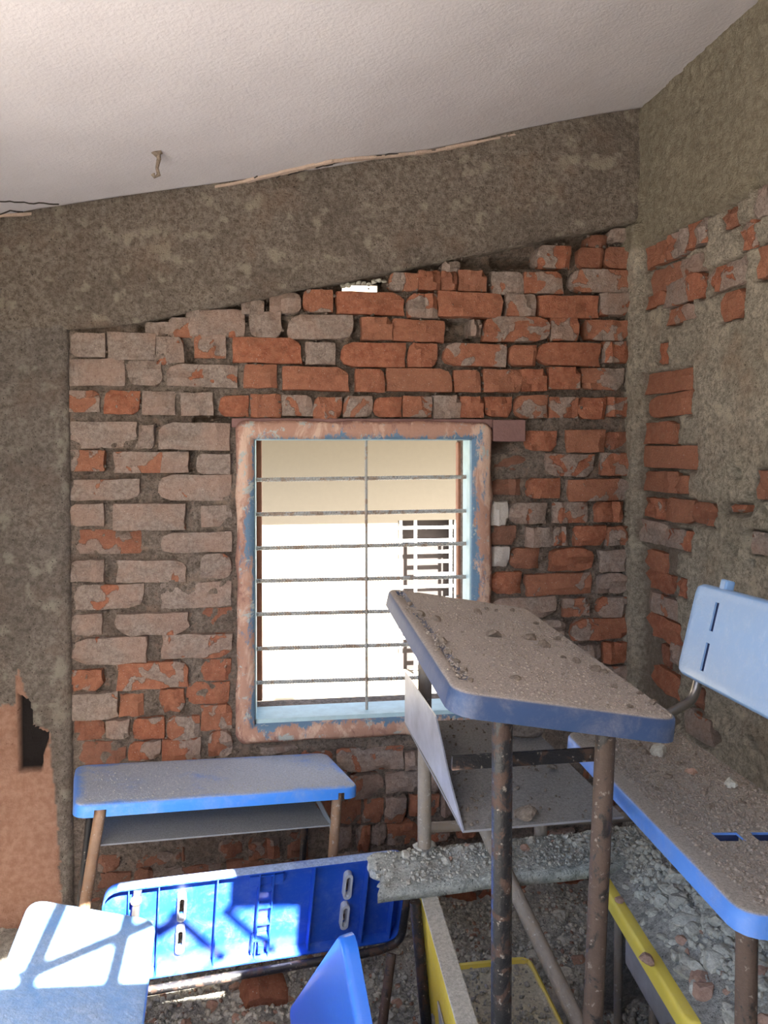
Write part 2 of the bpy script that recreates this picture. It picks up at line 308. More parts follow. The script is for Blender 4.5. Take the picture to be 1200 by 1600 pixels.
def brick_mesh(seed):
    r = random.Random(seed); nx, nz = 6, 4; v = []; f = []
    cut = [r.random() for _ in range(4)]
    for j in range(nz):
        for i in range(nx):
            x = i / (nx - 1) - .5; z = j / (nz - 1) - .5
            e = (i in (0, nx - 1)) + (j in (0, nz - 1))
            y = -1 + r.uniform(-.13, .13) + (.06 if e else 0)
            if e == 2:
                k = (i > 0) * 2 + (j > 0); c = cut[k]; x *= 1 - .015 - .11 * (c > .72) ; z *= 1 - .03 - .26 * (c > .72); y += .05
            elif e: x *= 1 - (r.uniform(0, .035) if i in (0, nx - 1) else 0); z *= 1 - (r.uniform(0, .08) if j in (0, nz - 1) else 0); x += r.uniform(-.02, .02)
            else: x += r.uniform(-.03, .03); z += r.uniform(-.05, .05)
            v.append((x, y, z))
    g = lambda i, j: j * nx + i
    f += [(g(i, j), g(i + 1, j), g(i + 1, j + 1), g(i, j + 1)) for j in range(nz - 1) for i in range(nx - 1)]
    loop = [g(i, 0) for i in range(nx)] + [g(nx - 1, j) for j in range(1, nz)] + [g(i, nz - 1) for i in range(nx - 2, -1, -1)] + [g(0, j) for j in range(nz - 2, 0, -1)]
    n = len(v)
    for k in loop: x, y, z = v[k]; v.append((x * 1.01 + r.uniform(-.01, .01), -.72, z * 1.02 + r.uniform(-.02, .02)))
    m = len(v)
    for k in loop: x, y, z = v[k]; v.append((x * 1.0, 0, z * 1.0))
    L = len(loop)
    f += [(loop[k], n + k, n + (k + 1) % L, loop[(k + 1) % L]) for k in range(L)]
    f += [(n + k, m + k, m + (k + 1) % L, n + (k + 1) % L) for k in range(L)]
    me = bpy.data.meshes.new('brick'); me.from_pydata(v, [], f); me.update(); me.materials.append(M['brick'])
    me.polygons.foreach_set('use_smooth', [True] * len(me.polygons)); me.set_sharp_from_angle(angle=math.radians(32))
    return me
BMESH = [brick_mesh(i) for i in range(16)]
rects = []
for sc_, ox, oy, txt in BR:
    for w in txt.split():
        p = w.split(','); a, b, c, d = (float(q) for q in p[:4])
        rects.append((a / sc_ + ox, b / sc_ + oy, c / sc_ + ox, d / sc_ + oy, C[p[4]], float(p[5]) if len(p) > 5 else 0., float(p[6]) if len(p) > 6 else 0.))
rects += [(0, 845, 11, 884, .2, 0, 0), (0, 925, 13, 960, .8, 0, 0), (0, 1003, 10, 1042, .2, 0, 0), (-14, 570, 10, 620, .6, 0, 0), (-30, 885, 9, 922, .8, 0, 0), (-30, 963, 8, 1000, .8, 0, 0)]
# window opening in the wall plane
WX0, WX1, WZ0, WZ1 = -.079, .652, .619, 1.558
# mortar face of the back wall (height field with the window cut out)
dx = .0085
xs = np.arange(-1.1, 1.30, dx); zs = np.arange(-.12, 2.78, dx)
X, Z = np.meshgrid(xs, zs, indexing='ij')
dep = .018 + .016 * smooth(1.5, 1.75, Z) * smooth(-.2, .2, X) + .004 * smooth(.55, .75, X) - .016 * smooth(-.60, -.66, X) + .016 * fbm(X, Z, 9, 4, 1) + .010 * fbm(X, Z, 38, 3, 2)
for a, b, c, d, e in [(540,398,620,392,0)]: pass
HOLES = [(695,500,745,530,.06),(553,493,565,527,.03),(528,452,536,486,.03),(866,495,880,535,.04),(846,478,862,496,.05),(880,425,890,456,.04),(770,690,800,706,.06),(855,680,870,705,.03),(292,540,302,565,.04),(300,651,360,661,.05),
         (292,703,304,738,.04),(158,705,172,735,.02),(763,425,775,455,.04),(560,440,608,450,.05),(862,385,885,400,.05),(780,395,850,412,.06),(960,380,990,392,.05),(265,480,292,500,.05),(432,498,450,528,.05),(905,503,925,535,.04),(545,1180,590,1225,.02),
         (630,1245,640,1290,.04),(700,1245,704,1280,.02),(870,1000,880,1030,.02),(865,1060,875,1090,.03)]
for a, b, c, d, e in HOLES:
    p0 = at_y(a, d, YW); p1 = at_y(c, b, YW)
    k = smooth(-.008, .006, X - p0.x) * smooth(-.008, .006, p1.x - X) * smooth(-.008, .006, Z - p0.z) * smooth(-.008, .006, p1.z - Z)
    dep = dep + e * k
beam_bot = lambda x: np.where(x > -.445, 1.929 + .229 * (x + .445), 1.929 + .12 * (x + .445))
near_beam = smooth(.06, .0, np.abs(Z - beam_bot(X) + .02)); dep = dep + .05 * near_beam * (X > -.45)
bz = at_y(500, 1172, YW).z
dep = dep - .022 * smooth(bz - .03, bz + .01, Z) * smooth(WZ0 - .03, WZ0 - .05, Z) * smooth(.02, .1, X) * smooth(.75, .6, X)   # cement band below the window
cx_, cz_ = (X[:-1, :-1] + X[1:, 1:]) / 2, (Z[:-1, :-1] + Z[1:, 1:]) / 2
keep = (cx_ > -.715) & ~((cx_ > WX0 - .01) & (cx_ < WX1 + .01) & (cz_ > WZ0 - .01) & (cz_ < WZ1 + .01))
h0, h1 = at_y(536, 447, YW), at_y(602, 436, YW)      # the chink of daylight under the beam
keep &= ~((cx_ > h0.x) & (cx_ < h1.x) & (cz_ > h0.z - .008) & (cz_ < h1.z + .01))
P = np.stack([X, YW + np.clip(dep, .004, .14), Z], -1)
wall_back = empty('wall_back', (0, YW, 0)); tag(wall_back, 'back wall of bare red bricks and crumbling grey mortar around the barred window', 'wall', kind='structure')
def onto(o, par):
    o.parent = par; o.matrix_parent_inverse = Matrix.Translation(-Vector(par.location)); return o
mo = gridmesh('mortar_bed', P, M['mortar'], keep, flip=True); onto(mo, wall_back)
# outer leaf of the wall (gives the wall its thickness; seen in the window reveal)
mb = MB(); YO = YW + .20
for a, b in (((-1.1, YO, -.12), (WX0, YO + .02, 2.9)), ((WX1, YO, -.12), (1.30, YO + .02, 2.9)), ((WX0, YO, -.12), (WX1, YO + .02, WZ0)), ((WX0, YO, WZ1), (h0.x, YO + .02, 2.9)), ((h1.x, YO, WZ1), (WX1, YO + .02, 2.9)),
             ((h0.x, YO, WZ1), (h1.x, YO + .02, h0.z - .01)), ((h0.x, YO, h1.z + .02), (h1.x, YO + .02, 2.9))): mb.box(a, b)
for a, b in (((WX0 - .02, YW + .03, WZ0 - .02), (WX0, YO, WZ1 + .02)), ((WX1, YW + .03, WZ0 - .02), (WX1 + .02, YO, WZ1 + .02)), ((WX0, YW + .03, WZ1), (WX1, YO, WZ1 + .02)), ((WX0, YW + .03, WZ0 - .02), (WX1, YO, WZ0))): mb.box(a, b)
onto(mb.make('outer_leaf', M['mortar']), wall_back)
for i, (x0, y0, x1, y1, ct, dk, wh) in enumerate(rects):
    ym, xm = (y0 + y1) / 2, (x0 + x1) / 2
    xa, xb = at_y(x0, ym, YW).x, at_y(x1, ym, YW).x; za, zb = at_y(xm, y1, YW).z, at_y(xm, y0, YW).z
    o = bpy.data.objects.new('brick', BMESH[rng.randrange(16)]); COL.objects.link(o)
    o.location = ((xa + xb) / 2, .085, (za + zb) / 2); o.parent = wall_back
    o.rotation_euler = (rng.uniform(-.03, .03), rng.uniform(-.022, .022), rng.uniform(-.035, .035))
    fl = 1 if rng.random() < .5 else -1
    pr = rng.uniform(-.006, .010) - (.012 if dk > .2 else 0)
    o.scale = ((xb - xa) * 1.0, .085 + pr, (zb - za) * 1.02)
    o.color = (min(1, max(0, ct + rng.uniform(-.08, .06))), dk, wh, 1)
# broken bits packed between bricks
def lump(seed, sub=1, rough=.25, flat=1.0):
    import bmesh
    bm = bmesh.new(); bmesh.ops.create_icosphere(bm, subdivisions=sub, radius=1); r = random.Random(seed)
    pl = [Vector((r.gauss(0, 1), r.gauss(0, 1), r.gauss(0, 1))).normalized() for _ in range(9)]; dd = [r.uniform(.5, .85) for _ in pl]
    for v in bm.verts:
        for p, d in zip(pl, dd):
            e = v.co.dot(p) - d
            if e > 0: v.co -= p * e * .92
        v.co *= 1 + r.uniform(-rough, rough) * .35
    vs = [tuple(v.co) for v in bm.verts]; bm.verts.index_update(); fs = [tuple(v.index for v in f.verts) for f in bm.faces]; bm.free()
    return np.array(vs), np.array(fs)
LUMPS = [lump(100 + i, 2) for i in range(8)]; SMALL = [lump(200 + i, 1) for i in range(8)]
def lump_mesh(k, mat):
    me = bpy.data.meshes.new('rubble_chunk'); me.from_pydata([tuple(a) for a in LUMPS[k][0]], [], [tuple(map(int, a)) for a in LUMPS[k][1]]); me.update(); me.materials.append(mat); return me
CH = {c: [lump_mesh(k, M['chunk_' + c]) for k in range(8)] for c in ('grey', 'red', 'brown')}
def grit(name, pts, sizes, mat, parent=None, flat=.7):
    """many small crumbs as one mesh"""
    V = []; Fc = []; n = 0
    for (x, y, z), s in zip(pts, sizes):
        v, f = SMALL[rng.randrange(8)]; a = rng.uniform(0, 6.28); b = rng.uniform(0, 6.28); ca, sa = math.cos(a), math.sin(a)
        cb, sb = math.cos(b), math.sin(b)
        w = v * np.array([1, rng.uniform(.6, 1), rng.uniform(.45, .9)]); w = w @ np.array([[1, 0, 0], [0, cb, -sb], [0, sb, cb]]) @ np.array([[ca, -sa, 0], [sa, ca, 0], [0, 0, 1]])
        V.append(w * s + np.array([x, y, z])); Fc.append(f + n); n += len(v)
    V = np.concatenate(V); Fc = np.concatenate(Fc)
    me = bpy.data.meshes.new(name); me.vertices.add(len(V)); me.vertices.foreach_set('co', V.reshape(-1).astype('f'))
    me.loops.add(Fc.size); me.loops.foreach_set('vertex_index', Fc.reshape(-1).astype('i')); me.polygons.add(len(Fc)); me.polygons.foreach_set('loop_start', np.arange(0, Fc.size, 3).astype('i'))
    me.update(calc_edges=True); me.materials.append(mat); o = bpy.data.objects.new(name, me); COL.objects.link(o)
    if parent: o.parent = parent
    return o
# crumbs of mortar along the joints
pts = []; sz = []
for x0, y0, x1, y1, *_ in rects:
    for _k in range(7):
        px_ = rng.uniform(x0 - 3, x1 + 3); py_ = rng.choice([y0 - 2, y1 + 2]) + rng.uniform(-2, 2)
        if rng.random() < .3: px_, py_ = rng.choice([x0 - 3, x1 + 3]), rng.uniform(y0, y1)
        p = at_y(px_, py_, YW + .012)
        if WX0 - .06 < p.x < WX1 + .06 and WZ0 - .05 < p.z < WZ1 + .05: continue
        pts.append((p.x, p.y + rng.uniform(-.002, .012), p.z)); sz.append(rng.uniform(.003, .010))
o = grit('mortar_crumbs', pts, sz, M['mortar']); onto(o, wall_back); tag(o, kind='stuff')

for k in range(9):
    p = at_y(536 + k * 8, 446 - k * .9 + rng.uniform(-2, 3), YW + .03); o = bpy.data.objects.new('mortar_bit', CH['grey'][k % 8]); COL.objects.link(o); o.scale = (.012, .012, rng.uniform(.005, .010)); o.location = p; onto(o, wall_back)
# concrete beam under the ceiling (trim_1) and the column at the left (trim_2)
xs = np.arange(-1.1, 1.262, .007); ws = np.linspace(0, 1, 80)
X, V_ = np.meshgrid(xs, ws, indexing='ij'); zb = beam_bot(X) + .006 * fbm(X, X * 0, 12, 3, 3); zt = ceil_z(X) + .02; Z = zb + (zt - zb) * V_
Yf = YW - .035 + .012 * fbm(X, Z, 5, 4, 4) + .006 * fbm(X, Z, 45, 3, 5) + .02 * smooth(.05, 0, V_)
P = np.stack([X, Yf, Z], -1); under = P[:, :1].copy(); under[:, :, 1] += .1; under[:, :, 2] += .004
beam = gridmesh('trim_1', np.concatenate([under, P], 1), M['beam'], flip=True); tag(beam, 'rough grey concrete beam sloping along the ceiling above the bricks', 'beam', kind='structure')
xs = np.arange(-1.1, -.655, .006); zs = np.arange(-.1, 2.0, .006); X, Z = np.meshgrid(xs, zs, indexing='ij')
pk = [(p.x, p.z) for p in (at_y(x, y, YW - .03) for x, y in [(-80, 1112), (22, 1100), (27, 1062), (30, 1040), (36, 1075), (48, 1105), (52, 1135), (75, 1138), (80, 1150), (78, 1170), (84, 1210), (88, 1250), (92, 1290), (93, 1340), (98, 1420), (100, 1560), (-90, 1600)])]
wob = .008 * fbm(X, Z, 25, 3, 1); wob2 = .008 * fbm(X, Z, 25, 3, 3)
pink = inpoly(X + wob, Z + wob2, pk).astype(float)
hl = [(p.x, p.z) for p in (at_y(x, y, YW - .03) for x, y in [(29, 1085), (44, 1092), (50, 1110), (52, 1136), (72, 1142), (78, 1150), (72, 1168), (66, 1185), (66, 1204), (29, 1206)])]
hole = inpoly(X + wob * .4, Z + wob2 * .4, hl).astype(float)
Yf = YW - .03 + .010 * fbm(X, Z, 6, 4, 6) * (1 - pink * .8) + .005 * fbm(X, Z, 45, 3, 7) * (1 - .7 * pink) - .006 * pink * (1 - hole) + .035 * hole
Yf = Yf + .02 * smooth(-.672, -.655, X)
P = np.stack([X, Yf, Z], -1); side = P[-1:].copy(); side[:, :, 1] = YW + .05
P = np.concatenate([P, side], 0); z1 = lambda a: np.concatenate([a, a[-1:]], 0)
colm = gridmesh('trim_2', P, M['column'], flip=True, attr={'pink': z1(pink), 'hole': z1(hole)}); tag(colm, 'grey rendered column left of the bricks with salmon plaster at its foot', 'column', kind='structure')

# right wall: render broken away over bricks near the corner
RB = "5:690,50,815,138,O 5:690,148,912,238,O 5:690,252,820,335,O 5:822,270,870,342,o 5:700,360,765,440,o 5:768,365,885,460,O 5:885,382,985,470,o,.2 5:680,450,780,548,g 5:780,490,885,570,m 5:695,575,770,655,o 5:700,662,800,740,o,.1 5:835,690,870,765,o 5:705,850,840,950,O 5:720,1050,830,1165,o 5:755,960,785,1050,o,.3 5:790,960,850,1040,G 5:1160,250,1215,365,O,.15 5:1040,387,1100,418,m 5:1120,500,1190,590,G 5:850,1230,960,1350,G 5:880,1130,935,1220,o,.4 5:705,760,830,840,G 6:90,580,180,690,O 6:184,520,285,650,m 6:295,470,390,590,m 6:105,695,260,810,o,.1 6:85,825,180,890,o 6:185,735,380,880,m 6:190,890,325,970,m 6:264,645,370,730,G 6:400,675,580,800,G 6:460,812,575,955,O 6:475,400,550,500,O,.4 6:565,455,635,610,m 6:645,590,720,740,O 6:80,1215,315,1320,O,.05 6:95,1330,320,1440,O 6:90,1480,230,1580,O 6:150,1075,200,1180,o 6:640,300,704,440,g"
rb = []
for w in RB.split():
    k, w = w.split(':'); p = w.split(','); s_, ox, oy = (2.609, 740, 640) if k == '5' else (3.2, 980, 200); a, b, c, d = (float(q) for q in p[:4])
    x0, y0, x1, y1 = a / s_ + ox, b / s_ + oy, c / s_ + ox, d / s_ + oy
    xm, ym = (x0 + x1) / 2, (y0 + y1) / 2; ya, yb = at_x(x1, ym, XW).y, at_x(x0, ym, XW).y; za, zb_ = at_x(xm, y1, XW).z, at_x(xm, y0, XW).z
    # brick slopes in the picture are perspective only: trim the height the slope adds
    hgt = min(zb_ - za, .078 if k == '6' else .074); zc = (za + zb_) / 2
    rb.append((ya, yb, zc - hgt / 2, zc + hgt / 2, C[p[4]], float(p[5]) if len(p) > 5 else 0.))
ys = np.arange(1.2, 2.60, .006); zs = np.arange(-.1, 2.74, .006); Y, Z = np.meshgrid(ys, zs, indexing='ij')
wob = .013 * fbm(Y, Z, 20, 4, 2); wob2 = .013 * fbm(Y, Z, 20, 4, 5); bare = np.zeros_like(Y)
for ya, yb, za, zb_, ct, dk in rb:
    g = .006; k = smooth(-.004, .004, (Y + wob) - ya + g) * smooth(-.004, .004, yb + g - (Y + wob)) * smooth(-.004, .004, (Z + wob2) - za + g) * smooth(-.004, .004, zb_ + g - (Z + wob2))
    bare = np.maximum(bare, k)
strip = smooth(-.004, .004, Y + wob - 2.26) * smooth(2.50, 2.49, Y) * (1 - smooth(1.60, 1.63, Z + wob2)) * smooth(.55, .60, Z); bare = np.maximum(bare, strip)
upper = smooth(2.205, 2.215, Z + .25 * wob)
crk = np.exp(-((Z + .4 * wob - 2.207) / .006) ** 2) * (fbm(Y, Z, 9, 2, 3) > -.35) * (Y < 2.4)
pit = np.clip(fbm(Y, Z, 14, 3, 6) - .52, 0, 1) * (1 - upper) * .10
XX = XW + .008 * fbm(Y, Z, 5, 4, 0) + .008 * fbm(Y, Z, 40, 3, 1) + .024 * bare * (1 - upper) - .008 * upper + .03 * crk + pit
for px_, py_, rr in [(1102, 872, .012), (1145, 860, .016), (1170, 842, .02), (1172, 883, .014), (1175, 1163, .016), (1115, 1155, .022), (1180, 285, .02), (1165, 572, .007), (1095, 515, .008), (1150, 740, .02), (1185, 800, .02), (1133, 1120, .03)]:
    c = at_x(px_, py_, XW); XX = XX + .03 * np.exp(-(((Y - c.y) / (rr * 1.3)) ** 2 + ((Z - c.z) / rr) ** 2) ** 2)
XX = XX - .028 * smooth(2.492, 2.503, Y + .3 * wob) * (Z < 2.3)          # ridge of render in the corner
wall_right = empty('wall_right', (XW, 0, 0)); tag(wall_right, 'right wall of rough sandy render broken away over orange bricks', 'wall', kind='structure')
P = np.stack([XX, Y, Z], -1); o = gridmesh('render_coat', P, M['render'], attr={'bare': bare * (1 - upper), 'upper': upper}); onto(o, wall_right)
for ya, yb, za, zb_, ct, dk in rb:
    o = bpy.data.objects.new('brick', BMESH[rng.randrange(16)]); COL.objects.link(o); o.parent = wall_right
    o.location = (.075, (ya + yb) / 2, (za + zb_) / 2); o.rotation_euler = (0, rng.uniform(-.03, .03), -math.pi / 2 + rng.uniform(-.03, .03))
    o.scale = ((yb - ya) * 1.02, .072 + rng.uniform(-.004, .007), (zb_ - za) * 1.05); o.color = (ct, dk, 0, 1)
o = MB().box((XW + .05, 1.2, -.1), (XW + .24, 2.75, 2.95)).box((XW - .01, -.42, -.1), (XW + .2, 1.2, 2.95)).make('solid_leaf', M['render']); onto(o, wall_right)

# ceiling: sloping slab with a ragged edge at the beam
xs = np.linspace(XL - .1, XW + .1, 160); ys = np.linspace(-.45, 2.53, 200); X, Y = np.meshgrid(xs, ys, indexing='ij')
Z = ceil_z(X) + .004 * fbm(X, Y, 3, 3, 2)
er = .014 * fbm(X, X * 0 + 1, 6, 4, 4); Yc = np.where(Y > 2.52, Y + er - .015, Y); Z = np.where(Y > 2.515, Z + .012, Z)
P = np.stack([X, Yc, Z], -1)
ceiling = empty('ceiling', (0, 0, 0)); tag(ceiling, 'sloping off-white painted ceiling with thin cracks along the beam', 'ceiling', kind='structure')
gridmesh('plaster', P, M['ceiling'], flip=False, parent=ceiling)
mb = MB(); v = [(XL - .2, -.45, float(ceil_z(XL - .2)) + .05), (XW + .25, -.45, float(ceil_z(XW + .25)) + .05), (XW + .25, 2.77, float(ceil_z(XW + .25)) + .05), (XL - .2, 2.77, float(ceil_z(XL - .2)) + .05)]
mb.add(v + [(a, b, c + .12) for a, b, c in v], [(0, 3, 2, 1), (4, 5, 6, 7), (0, 1, 5, 4), (1, 2, 6, 5), (2, 3, 7, 6), (3, 0, 4, 7)]); mb.make('roof_slab', M['beam'], ceiling)
def on_ceil(x, y):
    r = ray(x, y); # plane z = a + b x
    a, b = 2.240 + .2167 * .858, .2167; g = 0
    for _ in range(3): tt = (a - g - CAMZ) / (r.z - b * r.x); p = CAM + r * tt; g = .026 * math.exp(-((p.x - .25) / .55) ** 2)
    return p
# pinkish broken plaster lip between ceiling and beam
lip_px = [(-40, 344), (0, 337), (60, 334), (150, 327), (230, 312), (300, 300), (385, 283), (450, 268), (520, 252), (600, 245), (680, 236), (760, 220), (840, 205), (920, 192), (1000, 178), (1020, 165), (1050, 150), (1075, 118), (1110, 85), (1140, 60), (1170, 30), (1200, 0)]
mb = MB(); prev = None
for i, (a, b) in enumerate(zip(lip_px, lip_px[1:])):
    n = 5
    for k in range(n):
        t0, t1 = k / n, (k + 1) / n; mk = lambda t: on_ceil(a[0] + (b[0] - a[0]) * t, a[1] + (b[1] - a[1]) * t - 3)
        p, q = mk(t0), mk(t1); mb.beam(p + Vector((0, 0, -.006)), q + Vector((0, 0, -.006)), .010 + .012 * rng.random() * (a[0] > 350), .006 + .004 * rng.random())
mb.make('broken_edge', M['edge'], ceiling)
def crack(pp, w=.0042):
    P_ = []
    for a, b in zip(pp, pp[1:]):
        n = max(2, int(abs(b[0] - a[0]) / 7))
        for k in range(n): P_.append((a[0] + (b[0] - a[0]) * k / n, a[1] + (b[1] - a[1]) * k / n + rng.uniform(-1, 1)))
    P_.append(pp[-1]); MB().tube([on_ceil(*p) + Vector((0, 0, -.0045)) for p in P_], w * .5, 5).make('crack', M['dark'], ceiling)
crack([(386, 283), (402, 273)]); crack([(430, 276), (455, 264), (500, 258), (540, 250), (600, 240), (660, 236), (720, 226), (780, 213), (830, 207), (880, 198)]); crack([(450, 272), (480, 262), (520, 255)]); crack([(0, 312), (45, 315), (92, 317)]); crack([(0, 332), (16, 327), (36, 329)]); crack([(300, 298), (340, 290), (350, 291)])
hk = [on_ceil(240, 238), on_ceil(250, 237)]; h = empty('ceiling_hook', on_ceil(247, 237)); tag(h, 'small rusty plaster-crusted hook stub hanging from the ceiling', 'hook')
p = on_ceil(247, 237) - h.location
MB().tube([Vector((0, 0, .01)), Vector((.002, 0, -.02)), Vector((-.003, 0, -.045)), Vector((.001, .003, -.062)), Vector((-.01, 0, -.07)), Vector((-.014, 0, -.062))], .0045, 8, .35).make('hook', M['chunk_brown'], h)
MB().tube([Vector((-.016, 0, .004)), Vector((-.004, 0, -.006)), Vector((.008, 0, .002))], .008, 8, .3).make('collar', M['chunk_brown'], h)

# left wall (open doorway, out of frame), rear wall with barred clerestory, floor, ground outside
mb = MB(); mb.box((XL - .2, 1.25, -.1), (XL, 2.75, 2.4)).box((XL - .2, -.45, -.1), (XL - .1, 1.25, .1))
o = mb.make('wall_left', M['column']); tag(o, 'left wall with a wide open side', 'wall', kind='structure')
CW = (.02, .785, 2.16, 2.44); YR = -.42
mb = MB(); mb.box((-.12, YR - .04, -.1), (CW[0], YR, 2.5)).box((CW[1], YR - .04, -.1), (XW + .2, YR, 2.75)).box((CW[0], YR - .04, -.1), (CW[1], YR, CW[2])).box((.36, YR - .04, CW[2]), (CW[1], YR, 2.195)).box((.62, YR - .04, CW[2]), (CW[1], YR, 2.25)).box((.60, YR - .04, 2.42), (CW[1], YR, 2.75))  # stepped sill and lintel pieces added out of view to trim the sun patch
o = mb.make('wall_rear', M['column']); tag(o, 'wall behind the camera with a high barred opening', 'wall', kind='structure')
def to_rear(p): t = (YR - p.y) / SUN_D.y; return p + SUN_D * t
Rc = rotv((.2551, .2368, 1.6379)); pC = Vector((-.217, 1.001, .458)); nC = Rc @ Vector((0, 0, 1))
def on_C(x, y): r = ray(x, y); return CAM + r * ((pC - CAM).dot(nC) / r.dot(nC))
rw = empty('window_2', (0, YR, 2.3)); tag(rw, 'high barred opening behind the camera that lets the sun in', 'window', kind='structure')
for (a, b, w) in (((100, 1405), (52, 1512), .036), ((60, 1516), (240, 1440), .027), ((201, 1430), (176, 1530), .033)):
    p, q = to_rear(on_C(*a)), to_rear(on_C(*b)); d = (q - p).normalized(); p -= d * .04; q += d * .10
    onto(MB().beam(p, q, w, .012, (0, 1, 0)).make('bar', M['grille']), rw)
pB0 = Vector((-.43, 1.95, .222)); nB = rotv((1.775, .166, .0761)) @ Vector((0, 0, 1))
def on_B(x, y): r = ray(x, y); return CAM + r * ((pB0 - CAM).dot(nB) / r.dot(nB))
for a, b, w in (((268, 1425), (352, 1500), .020), ((350, 1420), (432, 1490), .016), ((480, 1400), (500, 1500), .02)):
    p, q = to_rear(on_B(*a)), to_rear(on_B(*b)); onto(MB().beam(p, q, w, .012, (0, 1, 0)).make('bar', M['grille']), rw)
o = MB().box((XL - .2, YR - .12, -.14), (XW + .24, 2.77, -.1)).make('floor', M['rubble']); tag(o, 'bare floor buried under mortar rubble', 'floor', kind='structure')
o = MB().box((-14, -12, -1.4), (14, 16, -1.3)).make('ground', M['ground']); tag(o, 'pale sunlit ground outside', 'ground', kind='structure')
mb = MB().box((XL - .2, YR - .12, -1.3), (XW + .24, 2.77, -.141)); o = mb.make('plinth', M['column']); tag(o, 'raised plinth of the room', 'plinth', kind='structure')

# ------------------------------------------------------------------ window
win = empty('window_1', (WX0, YW, WZ0)); tag(win, 'square window opening with seven rebar bars and peeling pink and blue frame', 'window', kind='structure')
def ring(name, outer, inner, y0, y1, m, bev=.004, n=48):
    # frame between two rounded rectangles in x,z, from depth y0 (front) to y1
    def rr(x0, x1, z0, z1, r):
        out = []
        for cx, cz, a0 in ((x1 - r, z1 - r, 0), (x0 + r, z1 - r, 90), (x0 + r, z0 + r, 180), (x1 - r, z0 + r, 270)):
            for k in range(n // 4 + 1): a = math.radians(a0 + 90 * k / (n // 4)); out.append((cx + r * math.cos(a), cz + r * math.sin(a)))
        return out
    A = rr(*outer); B = rr(*inner); N = len(A); V = []; Fc = []
    def dens(L):   # subdivide straight runs so the edge can wobble
        o = []
        for i in range(len(L)):
            a, b = L[i], L[(i + 1) % len(L)]; d = math.dist(a, b); k = max(1, 14 if d > .1 else 1)
            o += [(a[0] + (b[0] - a[0]) * j / k, a[1] + (b[1] - a[1]) * j / k) for j in range(k)]
        return o
    A = dens(A); B = dens(B); N = min(len(A), len(B)); A = A[:N]; B = B[:N]
    wob = lambda p, s: s * float(fbm(np.array([p[0]]), np.array([p[1]]), 14, 3, 2)[0])
    rings = [[(x, y1, z) for x, z in A], [(x + wob((x, z), .008), y0 + .012, z + wob((z, x), .008)) for x, z in A], [(x + (bx - x) * .2, y0 + wob((x, z), .004), z + (bz_ - z) * .2) for (x, z), (bx, bz_) in zip(A, B)],
             [(x + (bx - x) * .6, y0 + .001 + wob((z, x), .006), z + (bz_ - z) * .6) for (x, z), (bx, bz_) in zip(A, B)], [(x, y0 + .006, z) for x, z in B], [(x, y1, z) for x, z in B]]
    V = [p for g in rings for p in g]
    for g in range(5):
        for k in range(N): Fc.append((g * N + k, g * N + (k + 1) % N, (g + 1) * N + (k + 1) % N, (g + 1) * N + k))
    o = link(name, V, [f[::-1] for f in Fc], m, smooth=True); onto(o, win)
    a = o.data.attributes.new('band', 'FLOAT', 'POINT'); a.data.foreach_set('value', [b for b in (-1, -.8, -.05, .15, 1.0, 1.0) for _ in range(N)]); return o
ring('frame', (-.137, .718, .562, 1.616, .035), (WX0, WX1, WZ0, WZ1, .002), YW - .028, YW + .05, M['frame'])
mb = MB(); t_ = .010
for a, b in (((WX0, YW + .0, WZ0), (WX0 + .004, YW + .10, WZ1)), ((WX1 - .006, YW - .0, WZ0), (WX1, YW + .10, WZ1)), ((WX0, YW + .0, WZ1 - .004), (WX1, YW + .10, WZ1)), ((WX0, YW + .0, WZ0), (WX1, YW + .12, WZ0 + .014))): mb.box(a, b)
o = mb.make('inner_frame', M['cyan']); onto(o, win); o['label'] = 'pale cyan painted inner edge of the frame'
for (ly, ry) in ((750, 746), (804, 799), (857, 850), (908, 902), (960, 953), (1014, 1005), (1067, 1057)):
    YB = YW + .055; p = at_y(392, ly, YB); q = at_y(742, ry - 1, YB); n = 170
    q = p + (q - p); pts_ = [p + (q - p) * (k / n) for k in range(n + 1)]
    o = MB().tube(pts_, .0060, 8, .25).make('rebar', M['rebar']); onto(o, win)
p = at_y(572, 688, YW + .045); q = at_y(573, 1118, YW + .045)
o = MB().tube([Vector((p.x, p.y, WZ1)), Vector((q.x, q.y, WZ0))], .0048, 10).make('upright_rod', M['rebar'], smooth=True); onto(o, win)
a0 = at_y(713, 695, YW + .19); a1 = at_y(728, 930, YW + .19)
o = MB().box((a0.x, YW + .16, WZ0), (a1.x, YW + .20, WZ1 - .01)).make('wooden_jamb', M['wood'], bevel=.003); onto(o, win)
b0 = at_y(409, 700, YW + .19)
o = MB().box((WX0 - .03, YW + .16, WZ0 + .02), (b0.x, YW + .20, WZ1)).make('wooden_jamb', M['wood'], bevel=.003); onto(o, win)
p0, p1 = at_y(769, 690, YW), at_y(820, 656, YW)
o = MB().box((p0.x, YW - .012, p0.z), (p1.x, YW + .06, p1.z)).make('lintel_end', M['lintel'], bevel=.004); onto(o, win); o['label'] = 'purple brown steel lintel end right of the window'
p0, p1 = at_y(362, 668, YW), at_y(769, 655, YW)
onto(MB().box((p0.x, YW - .008, p0.z), (p1.x, YW + .06, p1.z)).make('lintel', M['lintel'], bevel=.004), win)
